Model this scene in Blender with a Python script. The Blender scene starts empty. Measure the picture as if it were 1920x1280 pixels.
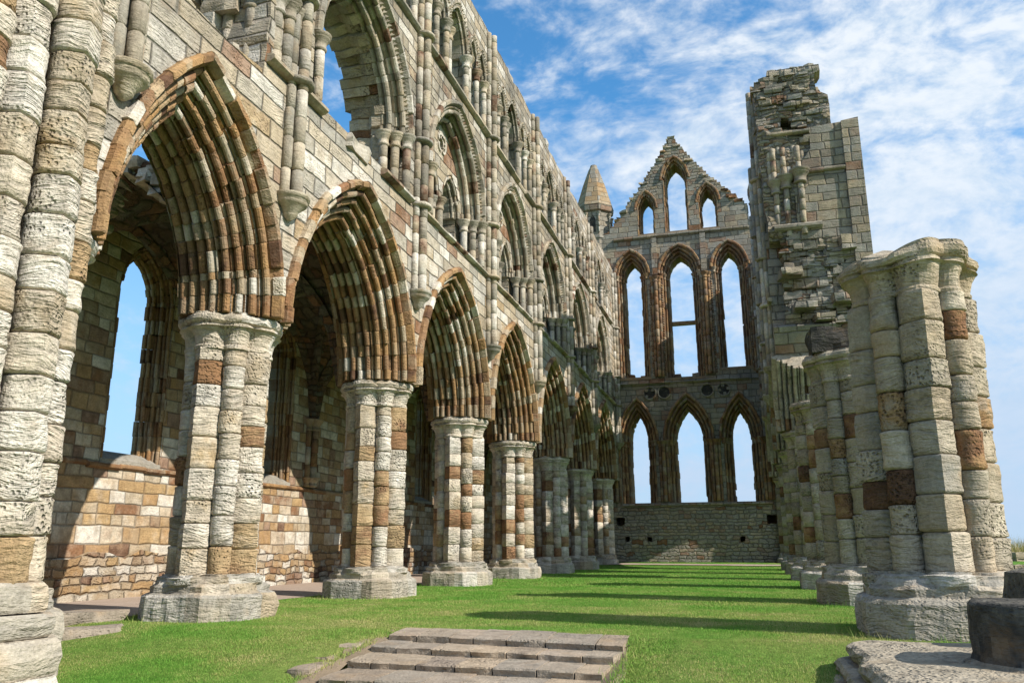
import bpy, math, random
import numpy as np
from mathutils import Vector, Matrix, noise
from mathutils.geometry import delaunay_2d_cdt

random.seed(7)
rng = np.random.default_rng(7)
SC = bpy.context.scene
C = SC.collection
PI = math.pi

# ------------------------------------------------------------------ camera
EYE = 0.875
def cam_axes(pitch, yaw, roll):
    cy, sy = math.cos(yaw), math.sin(yaw)
    f0 = Vector((-sy, cy, 0)); r = Vector((cy, sy, 0)); u0 = Vector((0, 0, 1))
    f = f0 * math.cos(pitch) + u0 * math.sin(pitch)
    u = u0 * math.cos(pitch) - f0 * math.sin(pitch)
    c, s = math.cos(roll), math.sin(roll)
    return r * c + u * s, u * c - r * s, f
cam = bpy.data.cameras.new("camera")
cam.sensor_width = 36.0
cam.lens = 1545.65 / 1920 * 36.0
cam.clip_start = 0.05
cam.clip_end = 6000
camo = bpy.data.objects.new("camera", cam)
C.objects.link(camo)
r_, u_, f_ = cam_axes(0.2442, 0.2802, -0.0039)
M = Matrix((r_, u_, -f_)).transposed().to_4x4()
M.translation = (0, 0, EYE)
camo.matrix_world = M
SC.camera = camo

# ------------------------------------------------------------------ light
SUN_TO = Vector((0.945 * 5.65, -0.235 * 5.65, 4.2)).normalized()   # towards the sun
sun_el = math.asin(SUN_TO.z)
sun_az = math.atan2(SUN_TO.x, SUN_TO.y)          # clockwise from +Y
sl = bpy.data.lights.new("sun", 'SUN')
sl.energy = 5.0
sl.angle = math.radians(0.53)
sl.color = (1.0, 0.94, 0.855)
so = bpy.data.objects.new("sun", sl)
so.rotation_euler = (-SUN_TO).to_track_quat('-Z', 'Y').to_euler()
so.location = (30, -20, 40)
C.objects.link(so)

world = bpy.data.worlds.new("World")
SC.world = world
world.use_nodes = True

class NT:
    """small helper for node trees"""
    def __init__(s, tree):
        s.t = tree; s.n = tree.nodes; s.l = tree.links
    def node(s, typ, **kw):
        n = s.n.new(typ)
        for k, v in kw.items(): setattr(n, k, v)
        return n
    def put(s, sock, v):
        if v is None: return
        if isinstance(v, bpy.types.NodeSocket): s.l.new(v, sock)
        else: sock.default_value = v
    def math(s, op, a, b=None, c=None, clamp=False):
        n = s.node('ShaderNodeMath', operation=op, use_clamp=clamp)
        for i, v in enumerate((a, b, c)):
            if v is not None: s.put(n.inputs[i], v)
        return n.outputs[0]
    def vmath(s, op, a, b=None, scale=None):
        n = s.node('ShaderNodeVectorMath', operation=op)
        s.put(n.inputs[0], a)
        if b is not None: s.put(n.inputs[1], b)
        if scale is not None: s.put(n.inputs['Scale'], scale)
        return n.outputs['Value'] if op in ('LENGTH', 'DOT_PRODUCT') else n.outputs[0]
    def sep(s, v):
        n = s.node('ShaderNodeSeparateXYZ'); s.l.new(v, n.inputs[0]); return n.outputs
    def comb(s, x, y, z):
        n = s.node('ShaderNodeCombineXYZ')
        for i, v in enumerate((x, y, z)): s.put(n.inputs[i], v)
        return n.outputs[0]
    def noise(s, vec, scale, detail=4.0, rough=0.55, out='Fac', dist=0.0):
        n = s.node('ShaderNodeTexNoise')
        if vec is not None: s.l.new(vec, n.inputs['Vector'])
        n.inputs['Scale'].default_value = scale; n.inputs['Detail'].default_value = detail
        n.inputs['Roughness'].default_value = rough; n.inputs['Distortion'].default_value = dist
        return n.outputs[out]
    def white(s, vec, out='Value'):
        n = s.node('ShaderNodeTexWhiteNoise', noise_dimensions='3D'); s.l.new(vec, n.inputs['Vector']); return n.outputs[out]
    def voro(s, vec, scale, feature='F1', out='Distance', rnd=1.0):
        n = s.node('ShaderNodeTexVoronoi', feature=feature)
        s.l.new(vec, n.inputs['Vector']); n.inputs['Scale'].default_value = scale
        n.inputs['Randomness'].default_value = rnd
        return n.outputs[out]
    def ramp(s, fac, stops, interp='LINEAR'):
        n = s.node('ShaderNodeValToRGB'); s.put(n.inputs[0], fac)
        r = n.color_ramp; r.interpolation = interp
        while len(r.elements) < len(stops): r.elements.new(0.5)
        for e, (p, c) in zip(r.elements, stops):
            e.position = p
            e.color = (c, c, c, 1) if isinstance(c, (int, float)) else (*c, 1)
        return n.outputs[0]
    def rng(s, v, a, b, c=0.0, d=1.0, smooth=False):
        n = s.node('ShaderNodeMapRange')
        if smooth: n.interpolation_type = 'SMOOTHSTEP'
        s.put(n.inputs[0], v)
        for i, x in enumerate((a, b, c, d)): s.put(n.inputs[i + 1], x)
        return n.outputs[0]
    def mix(s, fac, a, b, mode='MIX'):
        n = s.node('ShaderNodeMix', data_type='RGBA', blend_type=mode)
        s.put(n.inputs[0], fac)
        s.put(n.inputs[6], a if isinstance(a, bpy.types.NodeSocket) else (*a, 1))
        s.put(n.inputs[7], b if isinstance(b, bpy.types.NodeSocket) else (*b, 1))
        return n.outputs[2]
    def mixf(s, fac, a, b):
        n = s.node('ShaderNodeMix', data_type='FLOAT')
        s.put(n.inputs[0], fac); s.put(n.inputs[2], a); s.put(n.inputs[3], b)
        return n.outputs[0]

# sky: Nishita air + a broken layer of small clouds
w = NT(world.node_tree)
for n in list(w.n): w.n.remove(n)
sky = w.node('ShaderNodeTexSky', sky_type='NISHITA')
sky.sun_disc = False
sky.sun_elevation = sun_el
sky.sun_rotation = sun_az
sky.air_density = 1.0; sky.dust_density = 0.4; sky.ozone_density = 3.0
tc = w.node('ShaderNodeTexCoord')
d = w.vmath('NORMALIZE', tc.outputs['Generated'])
dx, dy, dz = w.sep(d)
pv = w.vmath('MULTIPLY', d, (1.0, 1.0, 1.9))
warp = w.noise(pv, 3.0, 3, 0.5, 'Color')
pv2 = w.vmath('ADD', pv, w.vmath('SCALE', w.vmath('SUBTRACT', warp, (0.5, 0.5, 0.5)), scale=0.16))
n1 = w.noise(pv2, 9.0, 6, 0.6)
n2 = w.noise(pv, 2.6, 4, 0.55)
# cover grows to the right (+X) and towards the horizon
side = w.rng(dx, -0.50, 0.20, -0.09, 0.14)
low = w.rng(dz, 0.02, 0.60, 0.07, -0.05)
n3 = w.noise(pv2, 30.0, 4, 0.6)
cov = w.math('ADD', w.math('ADD', w.math('MULTIPLY', n1, 0.50), w.math('MULTIPLY', n2, 0.40)), w.math('ADD', side, low))
cov = w.math('ADD', cov, w.math('MULTIPLY', n3, 0.34))
mask = w.rng(cov, 0.52, 0.82, 0.0, 1.0, True)
mask = w.math('MULTIPLY', mask, w.rng(dz, -0.02, 0.03, 0.0, 1.0))
skyc = w.mix(1.0, sky.outputs[0], (0.95, 1.95, 2.30), 'MULTIPLY')
cl = w.ramp(n3, [(0.28, (6.6, 7.9, 9.2)), (0.66, (9.2, 9.7, 10.2))])
mixc = w.mix(w.math('MULTIPLY', mask, 0.92), skyc, cl)
hz = w.rng(dz, 0.0, 0.52, 0.88, 0.0, True)
mixc = w.mix(hz, mixc, (4.9, 6.5, 8.7))
bg = w.node('ShaderNodeBackground'); w.l.new(mixc, bg.inputs[0]); bg.inputs[1].default_value = 0.085
wo = w.node('ShaderNodeOutputWorld'); w.l.new(bg.outputs[0], wo.inputs[0])

SC.view_settings.view_transform = 'Standard'
SC.view_settings.look = 'None'
SC.view_settings.gamma = 1.0
SC.view_settings.exposure = 0.27
SC.render.engine = 'CYCLES'
SC.cycles.max_bounces = 4
SC.cycles.diffuse_bounces = 1

# ------------------------------------------------------------------ materials
CREAM = (0.57, 0.485, 0.365); PALE = (0.69, 0.635, 0.545); BUFF = (0.43, 0.345, 0.235); TAN = (0.40, 0.25, 0.12)
OCHRE = (0.46, 0.26, 0.085); BROWN = (0.245, 0.125, 0.063); DKBROWN = (0.14, 0.076, 0.045)
GREY = (0.36, 0.33, 0.275); DKGREY = (0.18, 0.167, 0.14); PINK = (0.35, 0.235, 0.165); SOOT = (0.05, 0.044, 0.038)

PIER_P = [(0, PALE), (.22, CREAM), (.45, PALE), (.60, BUFF), (.70, CREAM), (.78, (0.44, 0.32, 0.18)), (.86, (0.42, 0.285, 0.155)), (.93, (0.29, 0.165, 0.09)), (1, (0.31, 0.17, 0.085))]
RPIER_P = [(0, BUFF), (.22, (0.39, 0.335, 0.25)), (.42, CREAM), (.6, (0.40, 0.32, 0.22)), (.76, GREY), (.84, TAN), (.92, BROWN), (1, DKBROWN)]
ARCH_P = [(0, PALE), (.07, CREAM), (.16, BUFF), (.34, TAN), (.54, (0.30, 0.175, 0.095)), (.66, BUFF), (.76, BROWN), (.88, (0.42, 0.25, 0.11)), (1, DKBROWN)]
UPPER_P = [(0, GREY), (.22, (0.34, 0.29, 0.215)), (.4, PALE), (.55, BUFF), (.7, (0.30, 0.275, 0.22)), (.84, CREAM), (.93, BUFF), (.97, PINK), (1, DKBROWN)]
WALL_P = [(0, PALE), (.2, GREY), (.36, CREAM), (.5, BUFF), (.62, (0.36, 0.31, 0.235)), (.76, PALE), (.86, (0.42, 0.31, 0.18)), (.94, PINK), (1, BROWN)]
AISLE_P = [(0, PALE), (.13, BUFF), (.25, TAN), (.36, CREAM), (.46, BROWN), (.56, BUFF), (.66, PALE), (.76, (0.43, 0.295, 0.15)), (.86, TAN), (.93, PINK), (1, DKBROWN)]
EAST_P = [(0, GREY), (.25, (0.28, 0.255, 0.205)), (.5, BUFF), (.7, GREY), (.85, (0.30, 0.26, 0.20)), (.95, PINK), (1, BROWN)]
EWARM_P = [(0, TAN), (.2, BROWN), (.38, (0.27, 0.20, 0.14)), (.5, TAN), (.62, BROWN), (.75, BUFF), (.87, (0.25, 0.18, 0.12)), (1, BROWN)]
RUIN_P = [(0, GREY), (.2, BUFF), (.4, (0.26, 0.22, 0.165)), (.55, GREY), (.7, DKGREY), (.85, BUFF), (.95, PINK), (1, BROWN)]
BASE_P = [(0, PALE), (.3, GREY), (.55, CREAM), (.8, GREY), (1, BUFF)]

def stone(name, pal, mode='attr', bw=0.55, bh=0.29, grime=0.35, striate=0.55, bump=0.6, pits=0.5, lichen=0.15, wob=1.0, jdark=0.72):
    m = bpy.data.materials.new(name); m.use_nodes = True
    t = NT(m.node_tree); bsdf = t.n['Principled BSDF']
    geo = t.node('ShaderNodeNewGeometry')
    P = geo.outputs['Position']; N = geo.outputs['True Normal']
    x, y, z = t.sep(P)
    joint = None; bheight = None
    wv = t.vmath('SUBTRACT', t.noise(P, 2.1, 1.5, 0.5, 'Color'), (0.5, 0.5, 0.5))
    if mode == 'attr':
        tone = t.node('ShaderNodeAttribute', attribute_name='tone').outputs['Fac']
    else:
        nx, ny, nz = t.sep(N)
        isx = t.math('GREATER_THAN', t.math('ABSOLUTE', nx), t.math('ABSOLUTE', ny))
        u = t.mixf(isx, x, y)
        wx, wy, wz = t.sep(wv)
        if wob > 2:
            w2 = t.vmath('SUBTRACT', t.noise(P, 7.0, 1, 0.5, 'Color'), (0.5, 0.5, 0.5))
            ax, ay, az = t.sep(w2)
            wx = t.math('ADD', wx, t.math('MULTIPLY', ax, 0.6)); wy = t.math('ADD', wy, t.math('MULTIPLY', ay, 0.45))
        zz = t.math('ADD', z, t.math('MULTIPLY', wy, 0.07 * wob))
        zz = t.math('ADD', zz, t.math('MULTIPLY', t.noise(t.comb(0.0, 0.0, z), 1.1, 1, 0.4), 0.45))
        rr = t.math('DIVIDE', zz, bh); row = t.math('FLOOR', rr); fz = t.math('FRACT', rr)
        r1, r2, r3 = t.sep(t.white(t.comb(row, 3.7, 1.3), 'Color'))
        bwv = t.math('MULTIPLY', t.math('ADD', t.math('MULTIPLY', r2, 0.8), 0.62), bw)
        uu = t.math('ADD', t.math('ADD', u, t.math('MULTIPLY', r1, 7.0)), t.math('MULTIPLY', wx, 0.10 * wob))
        cc = t.math('DIVIDE', uu, bwv)
        cc = t.math('ADD', cc, t.math('MULTIPLY', t.noise(t.comb(cc, row, 0.0), 0.9, 0, 0.5), 0.9))
        cl_ = t.math('FLOOR', cc); fu = t.math('FRACT', cc)
        tone, bh_, b3 = t.sep(t.white(t.comb(cl_, row, isx), 'Color'))
        eu = t.math('MULTIPLY', t.math('MINIMUM', fu, t.math('SUBTRACT', 1.0, fu)), bwv)
        ez = t.math('MULTIPLY', t.math('MINIMUM', fz, t.math('SUBTRACT', 1.0, fz)), bh)
        e = t.math('MINIMUM', eu, ez)
        joint = t.rng(e, 0.0, 0.022 + 0.006 * wob, 0.0, 1.0, True)
        bheight = t.math('MULTIPLY', bh_, 0.45 + 0.2 * wob)
    patch = t.noise(P, 2.6, 4, 0.6)
    drift = t.math('MULTIPLY', t.math('SUBTRACT', patch, 0.5), 0.42 if mode == 'attr' else 0.22)
    col = t.ramp(t.math('ADD', tone, drift, clamp=True), pal)
    k1, k2, k3 = t.sep(t.white(t.comb(t.math('MULTIPLY', tone, 91.7), 2.2, 7.1), 'Color'))
    # surface: horizontal weathering lines, honeycomb pits, mottling
    sv = t.vmath('MULTIPLY', t.vmath('ADD', P, t.vmath('SCALE', wv, scale=0.22)), (3.0, 3.0, 17.0))
    stri = t.noise(sv, 1.5, 3, 0.6)
    pv_ = t.voro(t.vmath('ADD', P, t.vmath('SCALE', wv, scale=0.10)), 25.0, 'F1', 'Distance')
    pitm = t.math('MULTIPLY', t.rng(patch, 0.44, 0.60, 0.15, 1.0), t.rng(k1, 0.35, 0.9, 0.0, 1.0))
    pit = t.math('MULTIPLY', t.rng(pv_, 0.10, 0.45, 1.0, 0.0), pitm)
    stw = t.rng(k2, 0.1, 0.9, 0.45, 1.35)
    fine = t.noise(P, 36.0, 3, 0.65)
    mid = t.noise(P, 6.5, 4, 0.62)
    big = t.noise(P, 0.6, 5, 0.65)
    var = t.rng(mid, 0.3, 0.7, 0.70, 1.24); fv = t.rng(fine, 0.3, 0.7, 0.80, 1.17)
    vf = t.math('MULTIPLY', var, fv)
    col = t.mix(1.0, col, t.comb(vf, vf, vf), 'MULTIPLY')
    # iron staining and black crust
    st = t.rng(patch, 0.44, 0.30, 0.0, 0.55)
    col = t.mix(st, col, t.mix(0.5, col, TAN))
    gr = t.rng(t.math('ADD', t.math('MULTIPLY', big, 0.62), t.math('MULTIPLY', mid, 0.46)), 0.53, 0.68, 0.0, min(1.0, grime * 1.15))
    col = t.mix(gr, col, t.mix(0.78, col, SOOT))
    sd = t.math('MULTIPLY', t.math('MULTIPLY', t.rng(stri, 0.30, 0.45, 1.0, 0.0), stw), striate * 0.6)
    pd = t.math('MULTIPLY', pit, pits * 0.65)
    col = t.mix(t.math('MAXIMUM', sd, pd), col, t.mix(0.75, col, SOOT))
    run = t.noise(t.vmath('MULTIPLY', P, (1.0, 1.0, 0.16)), 3.4, 4, 0.65)
    rs_ = t.math('MULTIPLY', t.rng(run, 0.52, 0.70, 0.0, 1.0), min(grime * 0.8, .55))
    col = t.mix(rs_, col, t.mix(0.62, col, SOOT))
    if lichen > 0:
        li = t.rng(t.math('ADD', t.math('MULTIPLY', mid, .5), t.math('MULTIPLY', patch, .5)), 0.54, 0.64, 0.0, lichen)
        col = t.mix(li, col, (0.31, 0.285, 0.20))
    if joint is not None:
        jm = t.rng(mid, 0.35, 0.6, 0.35, 1.0)
        jd = t.math('MULTIPLY', t.math('SUBTRACT', 1.0, joint), jm)
        col = t.mix(t.math('MULTIPLY', jd, jdark), col, t.mix(0.80, col, SOOT))
    t.l.new(col, bsdf.inputs['Base Color'])
    bsdf.inputs['Roughness'].default_value = 0.92
    bsdf.inputs['Specular IOR Level'].default_value = 0.15
    h = t.math('ADD', t.math('MULTIPLY', t.math('MULTIPLY', stri, stw), striate * 1.3), t.math('MULTIPLY', fine, 0.26))
    h = t.math('SUBTRACT', h, t.math('MULTIPLY', pit, pits * 0.9))
    if joint is not None:
        h = t.math('ADD', h, t.math('MULTIPLY', joint, 0.65))
        h = t.math('ADD', h, bheight)
    b = t.node('ShaderNodeBump'); b.inputs['Strength'].default_value = bump; b.inputs['Distance'].default_value = 0.06
    t.l.new(h, b.inputs['Height']); t.l.new(b.outputs[0], bsdf.inputs['Normal'])
    return m

M_PIER = stone('pier_stone', PIER_P, striate=1.0, pits=1.0, grime=0.12, bump=1.0, lichen=0.0)
M_RPIER = stone('grey_pier_stone', RPIER_P, striate=0.8, pits=0.95, grime=0.35, bump=1.0, lichen=0.12)
M_ARCH = stone('arch_stone', ARCH_P, grime=0.45, striate=0.45, pits=0.5, lichen=0.05, bump=.8)
M_SHAFT = stone('upper_shaft_stone', UPPER_P, grime=0.7, striate=0.45, pits=0.4, lichen=0.2)
M_BASE = stone('plinth_stone', BASE_P, grime=0.35, striate=0.8, pits=0.5, lichen=0.2, bump=0.9)
M_WALL = stone('ashlar_wall', WALL_P, 'ashlar', 0.62, 0.29, grime=0.45, striate=0.5, pits=0.5, jdark=.9, bump=.9)
M_UPPER = stone('upper_ashlar', UPPER_P, 'ashlar', 0.48, 0.25, grime=0.75, striate=0.5, pits=0.5, lichen=0.2, jdark=.95, bump=.9)
M_AISLE = stone('aisle_ashlar', AISLE_P, 'ashlar', 0.48, 0.235, grime=0.12, striate=0.3, pits=0.25, lichen=0.0)
M_EAST = stone('gable_ashlar', EAST_P, 'ashlar', 0.5, 0.27, grime=0.55, striate=0.4, pits=0.4, lichen=0.3, bump=0.85)
M_EARCH = stone('gable_arch_stone', EWARM_P, grime=0.4, striate=0.35, pits=0.3, lichen=0.15)
M_RUB = stone('rubble_core', RUIN_P, 'ashlar', 0.30, 0.135, grime=0.45, striate=0.5, pits=0.4, lichen=0.25, bump=1.0, wob=3.5)
M_ERUB = stone('gable_rubble', EAST_P, 'ashlar', 0.34, 0.17, grime=0.35, striate=0.4, pits=0.4, lichen=0.3, bump=1.0, wob=3.0)
M_ARUB = stone('aisle_rubble', AISLE_P, 'ashlar', 0.30, 0.16, grime=0.25, striate=0.4, pits=0.5, lichen=0.05, bump=1.0, wob=2.1, jdark=.6)
M_VAULT = stone('vault_stone', [(0, DKGREY), (.35, DKBROWN), (.6, (0.13, 0.12, 0.09)), (.8, BROWN), (1, (0.10, 0.095, 0.075))], 'ashlar', 0.33, 0.16, grime=0.5, striate=0.4, pits=0.4, lichen=0.15, bump=1.0, wob=3.0)  # stained vault stone, palette darkened further to stand in for the aisle's shade
M_DARK = stone('blackened_stone_hole_shade', [(0, (0.05, 0.047, 0.042)), (.25, (0.10, 0.092, 0.078)), (.6, (0.24, 0.215, 0.17)), (1, (0.40, 0.35, 0.27))], grime=0.9, striate=0.6, pits=0.8, lichen=0.5, bump=1.0)  # black stone; also the painted shade in roundels and turret openings
M_STEP = stone('step_stone', [(0, (0.42, 0.33, 0.245)), (.35, (0.33, 0.285, 0.23)), (.7, (0.45, 0.35, 0.245)), (1, (0.29, 0.235, 0.185))], grime=0.6, striate=0.15, pits=0.5, lichen=0.2, bump=0.8)
M_SPIRE = stone('spire_stone', [(0, BUFF), (.5, TAN), (1, GREY)], 'ashlar', 0.5, 0.3, grime=0.4, lichen=0.3)

def ground_mat():
    m = bpy.data.materials.new('lawn'); m.use_nodes = True
    t = NT(m.node_tree); b = t.n['Principled BSDF']
    geo = t.node('ShaderNodeNewGeometry'); P = geo.outputs['Position']
    a = t.noise(P, 0.55, 5, 0.6); c = t.noise(P, 9.0, 5, 0.7); f = t.noise(P, 60.0, 3, 0.7)
    col = t.ramp(a, [(0.30, (0.085, 0.225, 0.030)), (0.46, (0.115, 0.255, 0.038)), (0.58, (0.165, 0.27, 0.05)), (0.72, (0.27, 0.285, 0.085))])
    gx, gy, gzz = t.sep(P)
    worn = t.math('MULTIPLY', t.rng(gy, 9.0, 20.0, 1.0, 0.0, True), t.rng(t.noise(P, 0.33, 3, 0.6), 0.36, 0.60, 0.0, 0.6))
    col = t.mix(worn, col, (0.27, 0.29, 0.085))
    v = t.rng(c, 0.3, 0.7, 0.65, 1.3); col = t.mix(1.0, col, t.comb(v, v, v), 'MULTIPLY')
    v = t.rng(f, 0.3, 0.7, 0.6, 1.35); col = t.mix(1.0, col, t.comb(v, v, v), 'MULTIPLY')
    dry = t.rng(t.noise(P, 2.2, 5, 0.7), 0.60, 0.72, 0.0, 0.55)
    col = t.mix(dry, col, (0.25, 0.22, 0.07))
    t.l.new(col, b.inputs['Base Color']); b.inputs['Roughness'].default_value = 1.0
    b.inputs['Specular IOR Level'].default_value = 0.05
    bp = t.node('ShaderNodeBump'); bp.inputs['Strength'].default_value = 0.9; bp.inputs['Distance'].default_value = 0.04
    t.l.new(t.math('ADD', f, c), bp.inputs['Height']); t.l.new(bp.outputs[0], b.inputs['Normal'])
    return m
M_LAWN = ground_mat()

def blade_mat(name, stops):
    m = bpy.data.materials.new(name); m.use_nodes = True
    t = NT(m.node_tree); b = t.n['Principled BSDF']
    a = t.node('ShaderNodeAttribute', attribute_name='tone')
    geo = t.node('ShaderNodeNewGeometry'); P = geo.outputs['Position']
    nz = t.noise(P, 0.9, 6, 0.68)
    gx, gy, gzz = t.sep(P)
    worn = t.math('MULTIPLY', t.rng(gy, 9.0, 20.0, 1.0, 0.0, True), t.rng(t.noise(P, 0.33, 3, 0.6), 0.36, 0.60, 0.0, 0.30))
    f = t.math('ADD', t.math('MULTIPLY', a.outputs['Fac'], 0.38), t.rng(nz, 0.34, 0.70, 0.0, 0.60))
    f = t.math('ADD', f, t.math('MULTIPLY', worn, 1.0 if name == 'grass_blades' else 0.0))
    col = t.ramp(f, stops)
    t.l.new(col, b.inputs['Base Color']); b.inputs['Roughness'].default_value = 0.7
    b.inputs['Specular IOR Level'].default_value = 0.15
    tr = t.node('ShaderNodeBsdfTranslucent'); t.l.new(col, tr.inputs[0])
    mx = t.node('ShaderNodeMixShader'); mx.inputs[0].default_value = 0.35
    t.l.new(b.outputs[0], mx.inputs[1]); t.l.new(tr.outputs[0], mx.inputs[2])
    t.l.new(mx.outputs[0], t.n['Material Output'].inputs[0])
    return m
M_BLADE = blade_mat('grass_blades', [(0.05, (0.105, 0.285, 0.036)), (0.32, (0.155, 0.355, 0.05)), (0.54, (0.245, 0.39, 0.078)), (0.74, (0.39, 0.43, 0.13)), (0.94, (0.54, 0.48, 0.21))])
M_DRY = blade_mat('dry_grass', [(0.1, (0.13, 0.20, 0.03)), (0.4, (0.36, 0.29, 0.12)), (1.0, (0.55, 0.42, 0.22))])

def path_mat(name='beaten_path', ca=(0.36, 0.27, 0.205), cb=(0.46, 0.36, 0.285)):
    m = bpy.data.materials.new(name); m.use_nodes = True
    t = NT(m.node_tree); b = t.n['Principled BSDF']
    geo = t.node('ShaderNodeNewGeometry'); P = geo.outputs['Position']
    c = t.noise(P, 3.0, 6, 0.65); f = t.noise(P, 70.0, 3, 0.7)
    col = t.ramp(c, [(0.3, ca), (0.7, cb)])
    v = t.rng(f, 0.3, 0.7, 0.75, 1.2); col = t.mix(1.0, col, t.comb(v, v, v), 'MULTIPLY')
    t.l.new(col, b.inputs['Base Color']); b.inputs['Roughness'].default_value = 0.95
    bp = t.node('ShaderNodeBump'); bp.inputs['Strength'].default_value = 0.4; bp.inputs['Distance'].default_value = 0.02
    t.l.new(f, bp.inputs['Height']); t.l.new(bp.outputs[0], b.inputs['Normal'])
    return m
M_PATH = path_mat()
M_SOIL = path_mat('soil', (0.16, 0.12, 0.075), (0.27, 0.20, 0.13))

# ------------------------------------------------------------------ mesh helpers
class MB:
    def __init__(s): s.v = []; s.f = []; s.t = []; s.s = []
    def add(s, vs, fs, tone=0.3, smooth=False):
        o = len(s.v); s.v.extend(vs)
        single = not isinstance(tone, (list, tuple))
        for i, f in enumerate(fs):
            s.f.append(tuple(o + k for k in f)); s.t.append(tone if single else tone[i]); s.s.append(smooth)
    def build(s, name, mat, parent=None):
        me = bpy.data.meshes.new(name)
        me.from_pydata([tuple(v) for v in s.v], [], s.f)
        me.polygons.foreach_set('use_smooth', s.s)
        a = me.attributes.new('tone', 'FLOAT', 'FACE'); a.data.foreach_set('value', s.t)
        me.materials.append(mat); me.update()
        o = bpy.data.objects.new(name, me); C.objects.link(o)
        if parent: o.parent = parent
        return o

def thing(name, label, cat, loc=(0, 0, 0), group=None):
    o = bpy.data.objects.new(name, None); o.empty_display_size = 0.3; C.objects.link(o)
    o['label'] = label; o['category'] = cat; o['kind'] = 'thing'
    if group: o['group'] = group
    return o
def tag(o, label, cat, group=None, kind=None):
    o['label'] = label; o['category'] = cat; o['kind'] = 'thing'
    if group: o['group'] = group
    if kind: o['kind'] = kind
    return o
def shift(o, dvec, newname=None):
    """copy of one part (shared mesh), moved, same parent"""
    c = o.copy(); C.objects.link(c); c.parent = o.parent
    c.location = o.location + Vector(dvec)
    return c
def shift_tree(o, dvec):
    c = shift(o, dvec)
    for ch in list(o.children):
        k = ch.copy(); C.objects.link(k); k.parent = c
    return c

def nz(x, y, z, s=1.0, seed=0.0):
    return noise.noise(Vector((x * s + seed, y * s - seed * 0.7, z * s + seed * 1.3)))

def box(mb, x0, x1, y0, y1, z0, z1, tone=0.3, j=0.0):
    vs = [(x, y, z) for z in (z0, z1) for y in (y0, y1) for x in (x0, x1)]
    if j: vs = [(a + random.uniform(-j, j), b + random.uniform(-j, j), c + random.uniform(-j, j)) for a, b, c in vs]
    mb.add(vs, [(0, 2, 3, 1), (4, 5, 7, 6), (0, 1, 5, 4), (1, 3, 7, 5), (3, 2, 6, 7), (2, 0, 4, 6)], tone)

def rough_block(mb, cx, cy, cz, sx, sy, sz, rot=0.0, n=5, amp=0.04, round_=0.12, tone=0.3, seed=0.0):
    """a weathered block: subdivided box, rounded and roughened"""
    idx = {}; vs = []; fs = []
    def vid(i, j, k):
        key = (i, j, k)
        if key not in idx:
            p = Vector((i / n * 2 - 1, j / n * 2 - 1, k / n * 2 - 1))
            q = p.copy(); L = max(abs(p.x), abs(p.y), abs(p.z))
            q = p.lerp(p.normalized() * 1.2, round_) if p.length > 0 else p
            x, y, z = q.x * sx / 2, q.y * sy / 2, q.z * sz / 2
            e = 1 + amp * 2.2 / max(min(sx, sy, sz), .1) * nz(x, y, z, 2.6, seed) * 0.6 + amp / max(min(sx, sy, sz), .1) * nz(x, y, z, 7.0, seed + 5) * 0.5
            x, y, z = x * e, y * e, z * e
            c, s_ = math.cos(rot), math.sin(rot)
            idx[key] = len(vs); vs.append((cx + x * c - y * s_, cy + x * s_ + y * c, cz + z))
        return idx[key]
    for a in range(n):
        for b in range(n):
            fs.append((vid(a, b, 0), vid(a, b + 1, 0), vid(a + 1, b + 1, 0), vid(a + 1, b, 0)))
            fs.append((vid(a, b, n), vid(a + 1, b, n), vid(a + 1, b + 1, n), vid(a, b + 1, n)))
            fs.append((vid(a, 0, b), vid(a + 1, 0, b), vid(a + 1, 0, b + 1), vid(a, 0, b + 1)))
            fs.append((vid(a, n, b), vid(a, n, b + 1), vid(a + 1, n, b + 1), vid(a + 1, n, b)))
            fs.append((vid(0, a, b), vid(0, a, b + 1), vid(0, a + 1, b + 1), vid(0, a + 1, b)))
            fs.append((vid(n, a, b), vid(n, a + 1, b), vid(n, a + 1, b + 1), vid(n, a, b + 1)))
    mb.add(vs, fs, tone)

def ring_loft(mb, rings, tones, cap_top=True, smooth=True, cap_bot=False, closed=True):
    n = len(rings[0]); vs = [p for r in rings for p in r]; fs = []; ts = []
    for i in range(len(rings) - 1):
        for k in range(n if closed else n - 1):
            k2 = (k + 1) % n
            fs.append((i * n + k, i * n + k2, (i + 1) * n + k2, (i + 1) * n + k))
            tt = tones[i] if not callable(tones) else tones(i, k)
            ts.append(tt)
    mb.add(vs, fs, ts, smooth)
    last = tones[-1] if not callable(tones) else tones(len(rings) - 2, 0)
    if cap_top: mb.add(rings[-1], [tuple(range(n))], last)
    if cap_bot: mb.add(rings[0], [tuple(reversed(range(n)))], last)

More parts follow.
